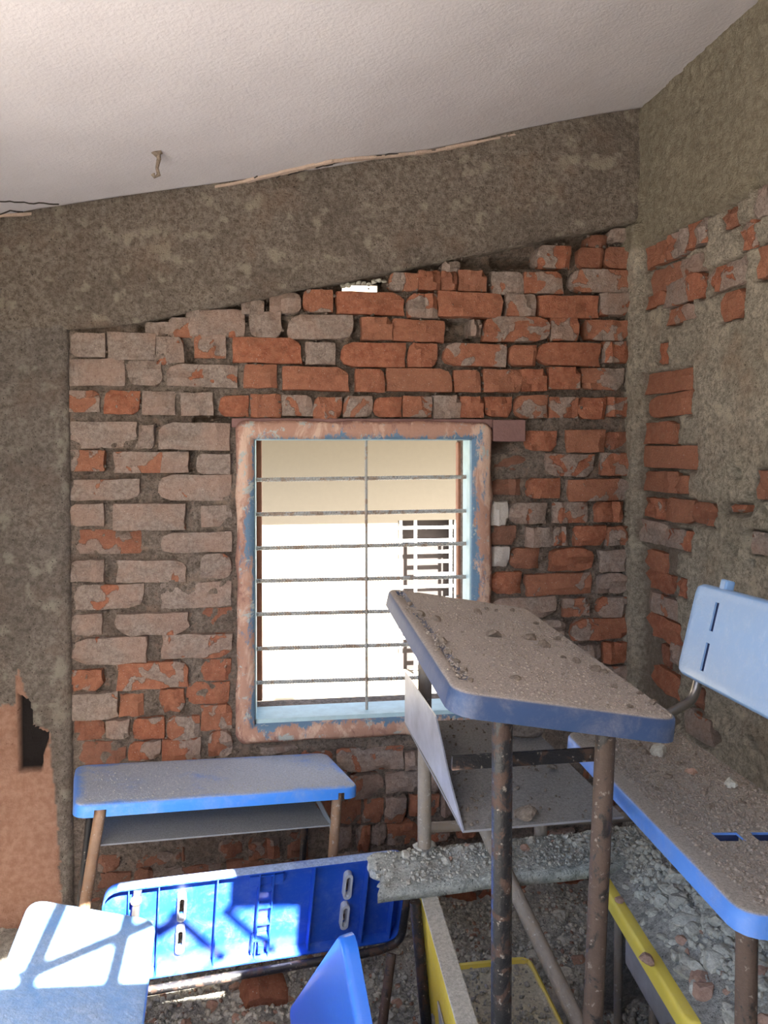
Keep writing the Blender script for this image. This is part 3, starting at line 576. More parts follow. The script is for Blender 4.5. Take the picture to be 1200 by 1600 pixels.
# building across the yard
YN = 7.2
nb = empty('neighbour_building', (0, YN, 0)); tag(nb, 'beige rendered house wall across the yard behind the window bars', 'building')
g0, g1 = at_y(622, 1056, YN), at_y(716, 812, YN)
mb = MB()
for a, b in (((-6, YN, -1.35), (g0.x, YN + .2, 3.4)), ((g1.x, YN, -1.35), (6, YN + .2, 3.4)), ((g0.x, YN, -1.35), (g1.x, YN + .2, g0.z)), ((g0.x, YN, g1.z), (g1.x, YN + .2, 3.4))): mb.box(a, b)
onto(mb.make('wall', M['stoneouter']), nb)
onto(MB().box((-6, YN - 1.15, 1.75), (6, YN, 1.87)).make('added_shade_slab', M['stoneouter']), nb)  # unseen slab, added to shade the upper part of this wall
wf = empty('window', (g0.x, YN, g0.z)); onto(wf, nb); wf.matrix_parent_inverse = Matrix.Identity(4); wf.location = (g0.x, 0, g0.z)
def sub(o): o.parent = wf; o.matrix_parent_inverse = Matrix.Translation((-g0.x, -YN, -g0.z)); return o
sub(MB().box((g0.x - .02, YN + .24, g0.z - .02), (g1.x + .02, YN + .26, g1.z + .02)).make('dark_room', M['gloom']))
for i, px_ in enumerate((626, 649, 704, 712)):
    p = at_y(px_, 900, YN + .03); sub(MB().box((p.x - .014, YN + .02, g0.z), (p.x + .014, YN + .04, g1.z)).make('grille_bar', M['grille']))
for py_ in (824, 844, 862, 877, 897, 916, 935, 955, 975, 995, 1015, 1035):
    p = at_y(660, py_, YN + .03); x0 = g0.x if py_ in (824, 844, 916, 935, 995) else at_y(649, 900, YN).x; x1 = g1.x if py_ in (824, 844, 897, 916, 995) else at_y(704, 900, YN).x
    sub(MB().box((x0, YN + .01, p.z - .013), (x1, YN + .03, p.z + .013)).make('grille_bar', M['grille']))

# ------------------------------------------------------------------ furniture builders
def plate(L, Wd, t=.035, r=.035, slots=(), troughs=(), notches=(), res=.02, wave=0.0, cover=None):
    """plastic seat or desk top: rounded-rectangle shell with a down-turned flange. local x along length, y width, top at z=0.
    slots: (x0,x1,y0,y1) cut right through; troughs: (x0,x1,y0,y1,depth); notches: (side,x0,x1) in the flange of side y=0 ('f') or y=W ('b')"""
    def axis(n, vals):
        a = list(np.linspace(0, n, max(3, int(n / res) + 1)))
        for v in vals:
            a = [q for q in a if abs(q - v) > .004 or q in (0, n)] + [v]
        return np.array(sorted(set(a)))
    tx = [v for s in slots for v in s[:2]] + [v for s in troughs for v in (s[0], s[0] + .004, s[1] - .004, s[1])] + [v for s in notches for v in s[1:3]] + [r, L - r, .004, L - .004]
    ty = [v for s in slots for v in s[2:4]] + [v for s in troughs for v in (s[2], s[2] + .004, s[3] - .004, s[3])] + [r, Wd - r, .004, Wd - .004]
    xs_, ys_ = axis(L, tx), axis(Wd, ty); nx, ny = len(xs_), len(ys_)
    def mp(x, y):
        cx = r if x < r else (L - r if x > L - r else None); cy = r if y < r else (Wd - r if y > Wd - r else None)
        if cx is None or cy is None: return x, y
        dx_, dy_ = x - cx, y - cy; h = math.hypot(dx_, dy_)
        if h < 1e-9: return x, y
        k = max(abs(dx_), abs(dy_)) / h; return cx + dx_ * k, cy + dy_ * k
    V = []; Fc = []; cov = []
    inslot = lambda i, j: any(s[0] - 1e-6 <= xs_[i] and xs_[i + 1] <= s[1] + 1e-6 and s[2] - 1e-6 <= ys_[j] and ys_[j + 1] <= s[3] + 1e-6 for s in slots)
    for lay in (0, 1):
        for i in range(nx):
            for j in range(ny):
                x, y = mp(xs_[i], ys_[j]); e = i in (0, nx - 1) or j in (0, ny - 1)
                z = -.004 * lay - (.0015 if e and lay == 0 else 0)
                for s in troughs:
                    if s[0] + .003 < xs_[i] < s[1] - .003 and s[2] + .003 < ys_[j] < s[3] - .003: z -= s[4]
                V.append((x, y, z)); cov.append(cover(x, y) if cover else 0.0)
    I = lambda l, i, j: l * nx * ny + i * ny + j
    for i in range(nx - 1):
        for j in range(ny - 1):
            if inslot(i, j): continue
            Fc.append((I(0, i, j), I(0, i + 1, j), I(0, i + 1, j + 1), I(0, i, j + 1))); Fc.append((I(1, i, j), I(1, i, j + 1), I(1, i + 1, j + 1), I(1, i + 1, j)))
            for di, dj, a, b in ((-1, 0, (i, j), (i, j + 1)), (1, 0, (i + 1, j + 1), (i + 1, j)), (0, -1, (i + 1, j), (i, j)), (0, 1, (i, j + 1), (i + 1, j + 1))):
                ii, jj = i + di, j + dj
                if 0 <= ii < nx - 1 and 0 <= jj < ny - 1 and inslot(ii, jj): Fc.append((I(0, *a), I(0, *b), I(1, *b), I(1, *a)))
    loop = [(i, 0) for i in range(nx)] + [(nx - 1, j) for j in range(1, ny)] + [(i, ny - 1) for i in range(nx - 2, -1, -1)] + [(0, j) for j in range(ny - 2, 0, -1)]
    n = len(loop); c = Vector((L / 2, Wd / 2)); rings = [[I(0, *p) for p in loop]]
    P2 = [Vector(V[k][:2]) for k in rings[0]]; nrm = []
    for k in range(n):
        d = P2[(k + 1) % n] - P2[k - 1]; nrm.append(Vector((d.y, -d.x)).normalized())
    for off, z in ((.003, -.006), (.004, -t * .45), (.005, -t), (.001, -t), (.000, -t * .45)):
        s0 = len(V); V += [(*(P2[k] + nrm[k] * off), z) for k in range(n)]; cov += [0.0] * n; rings.append(list(range(s0, s0 + n)))
    rings.append([I(1, *p) for p in loop])
    for g in range(len(rings) - 1):
        for k in range(n):
            k2 = (k + 1) % n; a, b = loop[k], loop[k2]
            if g in (2, 3, 4):
                skip = False
                for s in notches:
                    yy = 0 if s[0] == 'f' else ny - 1
                    if a[1] == yy and b[1] == yy and min(xs_[a[0]], xs_[b[0]]) >= s[1] - 1e-6 and max(xs_[a[0]], xs_[b[0]]) <= s[2] + 1e-6: skip = True
                if skip: continue
            Fc.append((rings[g][k2], rings[g][k], rings[g + 1][k], rings[g + 1][k2]))
    return V, Fc, cov
def mk_plate(name, m, parent, **k):
    V, Fc, cov = plate(**k); o = link(name, V, Fc, m, parent, smooth=True); o.data.set_sharp_from_angle(angle=math.radians(40))
    a = o.data.attributes.new('cover', 'FLOAT', 'POINT'); a.data.foreach_set('value', cov); return o
def frame_of(root_name, p, rv): return empty(root_name, p, rotv(rv))
L0 = .76
edge = lambda x, y, Wd, L=L0: min(1, min(x, L - x, y, Wd - y) / .03)

# floor rubble surface
def floor_h(x, y):
    return .015 + .47 * smooth(1.88, 1.12, y) + .035 * fbm(x, y, 4, 4, 3) + .018 * fbm(x, y, 18, 3, 4) + .05 * smooth(.4, .8, x) * smooth(2.25, 2.05, y) - .03 * smooth(2.3, 2.5, y) * smooth(.3, .6, x)
fh = lambda x, y: float(floor_h(np.array([x]), np.array([y]))[0])
xs = np.arange(XL, XW + .02, .012); ys = np.arange(YR, YW + .03, .012); X, Y = np.meshgrid(xs, ys, indexing='ij')
H = floor_h(X, Y) + .012 * np.abs(fbm(X, Y, 45, 3, 6))
o = gridmesh('rubble_bed', np.stack([X, Y, H], -1), M['rubble'], sm=False); tag(o, 'grey bed of crushed mortar and brick covering the floor', 'rubble', kind='stuff')

# E: tall desk in the middle, top caked in brown dust
pE, rE, WE = (.594, 1.061, 1.136), (.1365, .1272, 1.5539), .347
ME = rotv(rE)
E_ = frame_of('school_desk', pE, rE); tag(E_, 'tall school desk with slate blue top caked in brown dust, in the middle', 'desk')
ecov = lambda x, y: edge(x, y, WE) * 1.0
mk_plate('desk_top', M['blueE'], E_, L=L0, Wd=WE, t=.036, r=.035, troughs=[(.06, .50, WE - .038, WE - .014, .008), (.56, .73, WE - .034, WE - .012, .008)], res=.02, cover=ecov)
Ei = ME.transposed()
def loc(root_p, Mi, p): return Mi @ (Vector(p) - Vector(root_p))
def e_leg(name, px_, py_, Y, zb, m, r=.016):
    a = at_y(px_, py_, Y); top = loc(pE, Ei, (a.x, a.y, 1.3)); # find where the vertical meets the underside of the top
    d = Ei @ Vector((0, 0, -1)); k = (top.z + .006) / -d.z; pt = top + d * k
    bt = loc(pE, Ei, (a.x, a.y, zb)); MB().tube([pt, pt + (bt - pt) * .5, bt], r, 14).make(name, m, E_, smooth=True); return a.x
x1 = e_leg('leg', 784, 1300, 1.13, fh(.30, 1.13) - .01, M['leg_dark'])
def tube_between(root, rp, Mi, pts, r, m, name='tube'):
    return MB().tube([loc(rp, Mi, p) for p in pts], r, 14).make(name, m, root, smooth=True)
a = at_y(946, 1150, 1.2); b = at_y(929, 1600, 1.2); b = a + (b - a) * 1.5; top = at_y(948, 1110, 1.2)
b.z = fh(b.x, b.y) - .01
tube_between(E_, pE, Ei, [top, a, b], .0165, M['leg_brown'], 'leg')
PZ = .56   # top face of the plank
c = at_y(663, 1322, 1.785); d = at_y(664, 1020, 1.785); c2 = at_y(845, 1312, 1.86); d2 = at_y(838, 1000, 1.80)
tube_between(E_, pE, Ei, [d, c], .0165, M['leg_dusty'], 'leg'); tube_between(E_, pE, Ei, [(d2.x, d2.y, 1.08), c2], .0165, M['leg_dusty'], 'leg')
# tray under the top: floor sheet + side lip
tn, tf = 1.08, 1.80; zt = .88
q0 = at_z(723, 1298, zt); q1 = at_z(983, 1285, zt); y0 = q0.y; yf = 1.80
xl = q0.x; xr = q1.x
tl = [(xl, y0, zt), (xr, y0 + .01, zt), (xr - .02, yf, zt - .005), (xl - .015, yf, zt)]
v = [loc(pE, Ei, p) for p in tl] + [loc(pE, Ei, (p[0], p[1], p[2] - .004)) for p in tl]
o = link('book_tray', v, [(0, 1, 2, 3), (7, 6, 5, 4), (0, 4, 5, 1), (1, 5, 6, 2), (2, 6, 7, 3), (3, 7, 4, 0)], M['tray'], E_); 
hl_ = .12; mid = y0 + (yf - y0) * .42
sd = [(xl, y0, zt), (xl - .003, mid, zt), (xl - .015, yf, zt), (xl - .015, yf, zt + hl_), (xl - .003, mid, zt + hl_), (xl - .001, y0 + .10, zt + .045)]
v = [loc(pE, Ei, p) for p in sd] + [loc(pE, Ei, (p[0] + .003, p[1], p[2])) for p in sd]
n = 6; o = link('tray_side', v, [tuple(range(n))[::-1], tuple(range(n, 2 * n))] + [(k, (k + 1) % n, n + (k + 1) % n, n + k) for k in range(n)], M['lip'], E_); o['label'] = 'bare metal side plate of the book tray'
a, b = at_y(706, 1192, 1.19), at_y(935, 1178, 1.22); o = MB().beam(loc(pE, Ei, a), loc(pE, Ei, b), .006, .022, Ei @ Vector((0, 0, 1))).make('cross_bar', M['leg_dark'], E_)

# A: low desk against the wall at the left
pA, rA, WA = (-.511, 2.015, .629), (-.0842, .0888, .2342), .32
A_ = frame_of('school_desk', pA, rA); tag(A_, 'blue topped school desk with light dust standing against the wall below the window, left', 'desk')
mk_plate('desk_top', M['blueA'], A_, L=L0, Wd=WA, t=.032, r=.03, notches=[('f', .045, .075), ('f', .70, .72)], cover=lambda x, y: edge(x, y, WA) * .45 - .12)
floorA = lambda q: q
for lx, ly, dx_, dy_ in ((.062, .02, -.045, -.05), (.705, .02, -.012, -.03)):
    MB().tube([(lx, ly, -.012), (lx + dx_, ly + dy_, -.60)], .0145, 14).make('leg', M['leg_tan'], A_, smooth=True)
for lx, ly in ((.70, .29), (.05, .285)): MB().tube([(lx, ly, -.01), (lx - .01, ly - .02, -.60)], .011, 12).make('leg', M['leg_dark'], A_, smooth=True)
o = MB().box((.055, .015, -.112), (.69, .26, -.108)).box((.055, .258, -.108), (.69, .262, -.07)).make('shelf', M['trayA'], A_); o['label'] = 'grey metal shelf powdered with dust'
MB().beam((.69, .015, -.108), (.69, .26, -.07), .003, .02).make('shelf_side', M['trayA'], A_)

# B: bench tipped over, underside facing the camera
pB, rB, WB = Vector((-.43, 1.927, .222)), (1.775, .166, .0761), .26
MBt = rotv(rB); B_ = frame_of('school_bench', pB, rB); tag(B_, 'bright blue bench tipped over, ribbed underside and rim facing out', 'bench')
# local frame: x right, y up the panel, z toward the camera (underside). The plate is built top-down, so flip it.
slB = [(.175, .187, .055, .110), (.175, .187, .15, .205), (.60, .612, .055, .110), (.60, .612, .15, .205)]
def flip_plate(root, m, L, Wd, t, r, slots, name='seat'):
    V, Fc, cov = plate(L=L, Wd=Wd, t=t, r=r, slots=slots); V = [(x, y, -z - t) for x, y, z in V]
    o = link(name, V, [f[::-1] for f in Fc], m, root, smooth=True); o.data.set_sharp_from_angle(angle=math.radians(40))
    a = o.data.attributes.new('cover', 'FLOAT', 'POINT'); a.data.foreach_set('value', [1.0 if (y > Wd + .002 or y < -.002) else 0.0 for x, y, z in V]); return o  # long flanges made paler, their sunlit brightness put into the colour
o = flip_plate(B_, M['blueB'], L0, WB, .034, .035, slB)
zf = -.030
# light rim strips along the long edges (outer flange faces)
for x in (.055, .125, .265, .37, .405, .51, .655, .735):
    MB().box((x - .0015, .003, zf), (x + .0015, WB - .003, -.003 if x not in (.37, .405) else -.006)).make('rib', M['blueB'], B_)
mb = MB()
for y in (.05, .10, .15, .20, .245): MB().box((.37, y, zf), (.405, y + .003, -.008)).make('cross_rib', M['blueB'], B_)
for a_, b_ in (((.345, .215, zf), (.37, .245, -.012)), ((.405, .215, zf), (.43, .245, -.012))): MB().box(a_, b_).make('lug', M['blueB'], B_)
mb = MB(); mb.box((.36, .02, zf), (.365, .06, -.004)).box((.40, .02, zf), (.405, .06, -.004)).box((.36, .055, zf), (.405, .06, -.004)).box((.376, .025, zf), (.390, .05, .004)); mb.make('clip', M['blueB'], B_, bevel=.001)
for x0, x1, y0_, y1_ in slB:
    mb = MB(); w = .005
    P4 = []; cx2, r2 = (x0 + x1) / 2, (x1 - x0) / 2 + w
    outl = [(cx2 + r2 * math.cos(a), y1_ + r2 * math.sin(a)) for a in np.linspace(0, math.pi, 9)] + [(cx2 + r2 * math.cos(a), y0_ + r2 * math.sin(a)) for a in np.linspace(math.pi, 2 * math.pi, 9)]
    r3 = (x1 - x0) / 2; inl = [(cx2 + r3 * math.cos(a), y1_ - .004 + r3 * math.sin(a)) for a in np.linspace(0, math.pi, 9)] + [(cx2 + r3 * math.cos(a), y0_ + .004 + r3 * math.sin(a)) for a in np.linspace(math.pi, 2 * math.pi, 9)]
    N = 18; vv = [(x, y, zf) for x, y in outl] + [(x, y, -.012) for x, y in outl] + [(x, y, -.012) for x, y in inl] + [(x, y, zf) for x, y in inl]
    ff = [(g * N + k, g * N + (k + 1) % N, (g + 1) * N + (k + 1) % N, (g + 1) * N + k) for g in range(3) for k in range(N)]
    link('slot_collar', vv, ff, M['white_insert'], B_)
MB().tube(bend([(.01, -.028, .012), (.70, -.016, .012), (.765, .0, .008), (.772, .20, .004), (.768, .235, -.01)], .04), .011, 14).make('frame_tube', M['leg_dark'], B_, smooth=True)
MB().tube([(.06, -.02, -.006), (.075, .255, -.006)], .010, 12).make('cross_tube', M['chrome'], B_, smooth=True)
MB().tube([(.072, .236, .004), (.072, .236, .008)], .013, 12).make('bolt', M['leg_tan'], B_, smooth=True)
MBi = MBt.transposed()
a = at_y(612, 1490, 1.99); b = at_y(592, 1600, 1.90); b.z = fh(b.x, b.y) - .02
tube_between(B_, pB, MBi, [a, a + (b - a) * 1.0], .0125, M['leg_brown'], 'leg')

# C: bench seat in the lower left corner, patch of sun on it
rC = (.2551, .2368, 1.6379); WC = .27; C_ = frame_of('school_bench', pC, rC); tag(C_, 'pale dusty blue bench in the lower left corner with barred sun patches on it', 'bench')
MCi = Rc.transposed(); cs = .27
mk_plate('seat', M['blueC'], C_, L=L0, Wd=WC, t=.03, r=.032, cover=lambda x, y: 0.0)
for lx, ly in ((.68, .04), (.68, .23), (.08, .04), (.08, .23)):
    w = pC + Rc @ Vector((lx, ly, -.006)); g = Vector((w.x, w.y, fh(w.x, w.y) - .01)); tube_between(C_, pC, MCi, [w, g], .0125, M['leg_tan'], 'leg')

# D: bench with backrest along the right wall
pD, rD, WD = Vector((.875, .907, .920)), (-.0196, .0697, 1.506), .27
MD = rotv(rD); MDi = MD.transposed(); D_ = frame_of('school_bench', pD, rD); tag(D_, 'blue bench with a slotted backrest at the right, seat covered in grit', 'bench')
def on_plane(p0, n, x, y): r = ray(x, y); return CAM + r * ((p0 - CAM).dot(n) / r.dot(n))
def locD(x, y): return MDi @ (on_plane(pD, MD @ Vector((0, 0, 1)), x, y) - pD)
s1, s2 = locD(1116, 1306), locD(1160, 1309)
sy0, sy1 = min(s1.y, s2.y), max(s1.y, s2.y); sx = (s1.x + s2.x) / 2; gap = .022
slD = [(sx - .015, sx + .015, sy0, sy1), (sx - .015, sx + .015, max(.03, 2 * sy0 - sy1 - gap), sy0 - gap)]
mk_plate('seat', M['blueD'], D_, L=L0, Wd=WD, t=.032, r=.034, slots=slD, cover=lambda x, y: edge(x, y + .008, WD) * .6 - .1 if y < WD - .05 else edge(x, y, WD) * .6 - .2)
# backrest: plane through the far right end of the seat, tilted back a little
bx = Vector((1, 0, 0)); 
c0 = at_y(1057, 1047, pD.y + .75); c1 = at_y(1085, 911, pD.y + .77)
# local axes of the backrest: long axis = bench x, up axis from c0 to c1
ax = MD @ Vector((-1, 0, 0)); up = (c1 - c0); up = (up - ax * up.dot(ax)); hb = up.length; up.normalize(); nb_ = ax.cross(up)
MBk = Matrix((ax, up, nb_)).transposed(); bk_rel = MDi @ MBk
slBk = [(.100, .116, hb * .55, hb * .86), (.100, .116, hb * .12, hb * .42)]
bk = mk_plate('backrest', M['blueDb'], D_, L=L0, Wd=hb, t=.02, r=.02, slots=slBk)
bk.location = MDi @ (c0 - pD); bk.rotation_euler = bk_rel.to_euler(); bk['label'] = 'pale blue slotted backrest'
n_out = nb_
if n_out.dot(CAM - c0) < 0:   # the face must look at the room
    for v in bk.data.vertices: v.co.z = -v.co.z
    bk.data.flip_normals()
for q_ in slBk:
    c_ = -.0075 if n_out.dot(CAM - c0) > 0 else .0075
    pc = MB().box((q_[0] - .012, q_[2] - .008, c_ - .002), (q_[1] + .012, q_[3] + .008, c_ + .002)).make('slot_shade_panel', M['slot'], D_); pc.location = bk.location; pc.rotation_euler = bk.rotation_euler  # dark panel added behind each slot, its shade put in as colour
for q_ in slD: MB().box((q_[0] - .004, q_[2] - .004, -.022), (q_[1] + .004, q_[3] + .004, -.018)).box((q_[1] , q_[2] - .004, -.02), (q_[1] + .003, q_[3] + .004, -.0045)).make('slot_shade_panel', M['slot'], D_)  # same for the seat: dark sheets stand for the shade inside the slots
side_b = n_out if n_out.dot(CAM - c0) > 0 else -n_out
for q in (.10,):
    t0 = c0 + ax * q + up * (hb * .5) - side_b * .017; t1 = c0 + ax * q + up * (hb + .025) - side_b * .017
    MB().beam(loc(pD, MDi, t0), loc(pD, MDi, t1), .026, .022, MDi @ side_b).make('backrest_socket', M['blueDb'], D_, bevel=.004)
seatedge = pD + MD @ Vector((.70, -.005, -.02))
tp = at_y(1083, 1062, c0.y - .02) - side_b * .012; tm = at_y(1078, 1092, c0.y - .03) - side_b * .008; tb = at_y(1052, 1112, c0.y - .05); tb2 = at_y(1015, 1128, c0.y - .06)
tube_between(D_, pD, MDi, bend([tp + up * .12, tp, tm, tb, tb2], .03), .0105, M['chrome'], 'backrest_tube')
a = at_y(1167, 1440, .97); b = Vector((a.x, a.y, fh(a.x, a.y))); tube_between(D_, pD, MDi, [a + Vector((0, 0, .02)), Vector((b.x, b.y, .535))], .0145, M['leg_brown'], 'leg')
for yy in (.97,):
    w = pD + MD @ Vector((.05, .03, -.004)); tube_between(D_, pD, MDi, [w, Vector((w.x, w.y, .535))], .0145, M['leg_brown'], 'leg')
a = at_y(944, 1200, 1.62); tube_between(D_, pD, MDi, [Vector((a.x, a.y, .885)), Vector((a.x - .003, a.y, PZ + .0))], .0135, M['leg_brown'], 'leg')
w = pD + MD @ Vector((.70, .03, -.004)); tube_between(D_, pD, MDi, [w, Vector((w.x, w.y, .56))], .0135, M['leg_brown'], 'leg')

# J: blue panel corner standing up at the bottom
apex = CAM + ray(531, 1459) * 1.42
m_ = -U; n2 = (R * .334 - F * .943).normalized(); e1 = (m_ + n2).normalized(); e2 = (m_ - n2).normalized(); nn = e1.cross(e2)
if nn.dot(CAM - apex) < 0: 
    XA, YA, Wx, Wy = e2, e1, .62, .26
else: XA, YA, Wx, Wy = e1, e2, .26, .62
nn = XA.cross(YA); MJ = Matrix((XA, YA, nn)).transposed()
J_ = empty('bench_seat_panel', apex, MJ); tag(J_, 'loose bright blue plastic seat panel poking up on its corner at the bottom', 'panel')
mk_plate('panel', M['blueJ'], J_, L=Wx, Wd=Wy, t=.028, r=.03)
MB().box((.05, .012, -.024), (Wx - .05, .015, -.006)).make('rib', M['blueJ'], J_)

# plank across the rubble, caked in cement
c_l, c_r = at_z(578, 1333, PZ), at_z(1062, 1284, PZ); nl, nr_ = at_z(592, 1392, PZ), at_z(1062, 1336, PZ)
nu, nv = 90, 16; P = np.zeros((nu, nv, 3))
for i in range(nu):
    s = i / (nu - 1)
    a = c_l.lerp(c_r, s); b = nl.lerp(nr_, s)
    for j in range(nv):
        p = b.lerp(a, j / (nv - 1)); P[i, j] = p
P[:, :, 2] = PZ + .004 * fbm(P[:, :, 0], P[:, :, 1], 18, 3, 1) + .003 * fbm(P[:, :, 0], P[:, :, 1], 60, 2, 2)
jag = .03 * fbm(np.linspace(0, 1, nv), np.zeros(nv), 5, 3, 5); P[0, :, 0] += jag; P[0, :, 2] -= .006; P[1, :, 0] += jag * .8
P[:, 0, 1] += .006 * fbm(P[:, 0, 0], P[:, 0, 0] * 0, 9, 3, 1)
plank = empty('wooden_plank', (c_l.x, c_l.y, PZ)); tag(plank, 'cement-caked plank lying across the toppled desks under the middle desk', 'plank')
top = P.copy(); bot = P[:, ::-1].copy(); bot[:, :, 2] = PZ - .028
Pf = np.concatenate([bot, top, bot[:, :1]], 1); o = gridmesh('board', Pf, M['plank'], flip=False); onto(o, plank)
for e in (0, -1):
    ringp = Pf[e][:-1]; o2 = link('end_grain', [tuple(p) for p in ringp], [tuple(range(len(ringp)))[::(1 if e == 0 else -1)]], M['plank']); onto(o2, plank)
# steel pipe behind the tray, diagonal pipe
a, b = at_y(668, 1293, 1.86), at_y(1064, 1272, 1.95); o = MB().tube([a, b], .0125, 14).make('steel_pipe', M['leg_dusty'], smooth=True); tag(o, 'dusty pipe lying level above the plank behind the metal tray', 'pipe')
a, b = at_y(752, 1283, 1.80), at_y(910, 1612, 1.42); o = MB().tube([a, b], .0165, 14).make('steel_pipe', M['leg_dusty'], smooth=True); tag(o, 'dusty beige pipe leaning diagonally in front of the plank down to the floor', 'pipe')

# G: yellow desk lying on its long edge
gt0, gt1 = at_z(669, 1384, .525), at_z(752, 1660, .545)
dirG = (gt0 - gt1).normalized(); LG = .76; near = gt0 - dirG * .62
upG = Vector((-.09, 0, 1)); upG = (upG - dirG * upG.dot(dirG)).normalized(); nG = dirG.cross(upG)   # underside normal candidates
if nG.x > 0: nG = -nG
MG = Matrix((dirG, -upG, dirG.cross(-upG))).transposed()
G_ = empty('yellow_desk', gt0 - dirG * .66, MG); tag(G_, 'yellow desk tipped on its long edge below the plank, ribs and cream rail showing', 'desk')
sgn = 1 if (dirG.cross(-upG)).dot(Vector((-1, 0, 0))) > 0 else -1    # local z toward -x (camera side) is sgn
WG = .30
MB().box((0, 0, sgn * -.014), (.68, WG, sgn * -.010)).make('top_panel', M['yellow'], G_, bevel=.002)
MB().box((0, -.004, sgn * -.014), (.68, .0, sgn * .024)).box((0, WG, sgn * -.014), (.68, WG + .004, sgn * .024)).make('rail', M['yellowrail'], G_, bevel=.002)['label'] = 'cream rail dulled by dust'
for k in range(24): MB().box((.015 + k * .028, .004, sgn * -.012), (.018 + k * .028, WG - .004, sgn * .016)).make('rib', M['yellow'], G_)
MB().box((.0, WG * .55, sgn * .016), (.52, WG * .98, sgn * .020)).make('batten', M['yellowrail'], G_, bevel=.002)
MB().tube([(.64, .02, sgn * .035), (.65, .34, sgn * .035)], .013, 12).make('leg', M['leg_dark'], G_, smooth=True)
MB().box((.672, -.002, sgn * -.012), (.68, WG, sgn * .02)).make('end_edge', M['yellow'], G_)

# H: yellow-rimmed seat lying flat, buried in debris
hz = .215; h0_, h1_ = at_z(831, 1490, hz), at_z(884, 1604, hz); xa = (h0_.x + h1_.x) / 2
Hroot = empty('yellow_bench_seat', (xa, 1.36, hz - .004), Matrix.Rotation(math.radians(90.5), 3, 'Z')); tag(Hroot, 'pale yellow rimmed seat lying flat among the rubble behind the black legs', 'bench')
mk_plate('seat', M['yellow'], Hroot, L=h0_.y - 1.36, Wd=.29, t=.03, r=.03, troughs=[(.012, h0_.y - 1.372, .010, .28, .008)], cover=lambda x, y: .6 if .012 < x < h0_.y - 1.372 and .01 < y < .28 else -.35)

# I: yellow desk at the right under the rubble heap
IZ = .53; i0, i1 = at_z(945, 1385, IZ), at_z(1072, 1592, IZ); dI = (i0 - i1).normalized(); 
I_ = empty('yellow_desk', i1 - dI * .01, Matrix((dI, Vector((-dI.y, dI.x, 0)), Vector((0, 0, 1)))).transposed()); tag(I_, 'yellow edged desk at the right buried under the grey rubble heap', 'desk')
WI = .36
o = mk_plate('desk_top', M['yellow'], I_, L=.50, Wd=WI, t=.03, r=.02, cover=lambda x, y: -.6)
for v in o.data.vertices: v.co.y -= WI
ty0, ty1 = -.06, -.30
MB().box((-.02, ty1, -.128), (.34, -.02, -.124)).box((-.02, -.024, -.128), (.34, -.02, -.07)).make('book_tray', M['lip'], I_)
for lx, ly in ((.26, -.05), (.46, -.05), (.05, -.31), (.46, -.31)):
    w = I_.matrix_basis @ Vector((lx, ly, 0)); MB().tube([(lx, ly, -.006), (lx, ly, fh(w.x, w.y) - IZ - .01)], .010, 12).make('leg', M['leg_dusty'], I_, smooth=True)

# ------------------------------------------------------------------ rubble: heap on the yellow desk, chunks, crumbs
hx = np.arange(0, .50, .011); hy = np.arange(-.132, .62, .011); X, Y = np.meshgrid(hx, hy, indexing='ij')
bx0 = i1.x + (Y) * dI.x / dI.y - .0; WXh = bx0 + .02 + X
edgeL = smooth(0, .10, X + .02 * fbm(X, Y, 12, 3, 3)); 
Zh = IZ + .002 + edgeL * (.045 + .06 * smooth(.05, .35, X)) + .020 * fbm(X, Y, 7, 4, 1) * edgeL + .012 * np.abs(fbm(X, Y, 30, 3, 2)) * edgeL
Zh = Zh - .5 * smooth(.50, .62, Y + .05 * fbm(X, Y, 9, 3, 2))
Zh = np.maximum(Zh, np.where(Y < .50, IZ - .001, .05)); Zh = Zh - .35 * smooth(-.0, -.13, Y + .03 * fbm(X, Y, 9, 3, 4))
WY = i1.y - .02 + Y; WXh = np.minimum(WXh, XW + .012)
heap = gridmesh('rubble_heap', np.stack([WXh, WY, Zh], -1), M['rubble'], sm=False); tag(heap, 'heap of crumbled grey mortar piled on the yellow edged desk at the right', 'rubble', kind='stuff')
def heap_z(x, y):
    yy = y - i1.y + .02; xx = x - (i1.x + yy * dI.x / dI.y + .02)
    i = int(np.clip(xx / .011, 0, len(hx) - 1)); j = int(np.clip((yy + .132) / .011, 0, len(hy) - 1)); return float(Zh[i, j])
def put(kind, x, y, z, s, label, group, flat=.75, sink=.35):
    o = bpy.data.objects.new('rubble_chunk' if kind != 'red' else 'brick_fragment', CH[kind][rng.randrange(8)]); COL.objects.link(o)
    o.scale = (s * rng.uniform(.8, 1.25), s * rng.uniform(.7, 1.0), s * flat * rng.uniform(.6, 1.0)); o.rotation_euler = (rng.uniform(-.5, .5), rng.uniform(-.5, .5), rng.uniform(0, 6.28))
    o.location = (x, y, z + s * flat * (.5 - sink)); tag(o, label, 'rubble', group); return o
def kindof(p=.25): return 'red' if rng.random() < p else 'grey'
LB = {'floor': ('angular lump of rubble on the floor below the tipped blue bench', 'rubble on the floor below the tipped bench'),
      'wallfoot': ('grey lump of mortar heaped at the foot of the wall under the plank', 'mortar lumps at the wall foot'),
      'heap': ('angular grey lump in the rubble heap on the yellow desk', 'lumps of the rubble heap'),
      'plank': ('small lump of cement lying on the plank', 'cement lumps on the plank'),
      'desk': ('small brown lump of dirt on the dusty middle desk top', 'dirt lumps on the middle desk'),
      'seat': ('small grey brown lump on the gritty bench seat at the right', 'lumps on the bench seat')}
n = 0
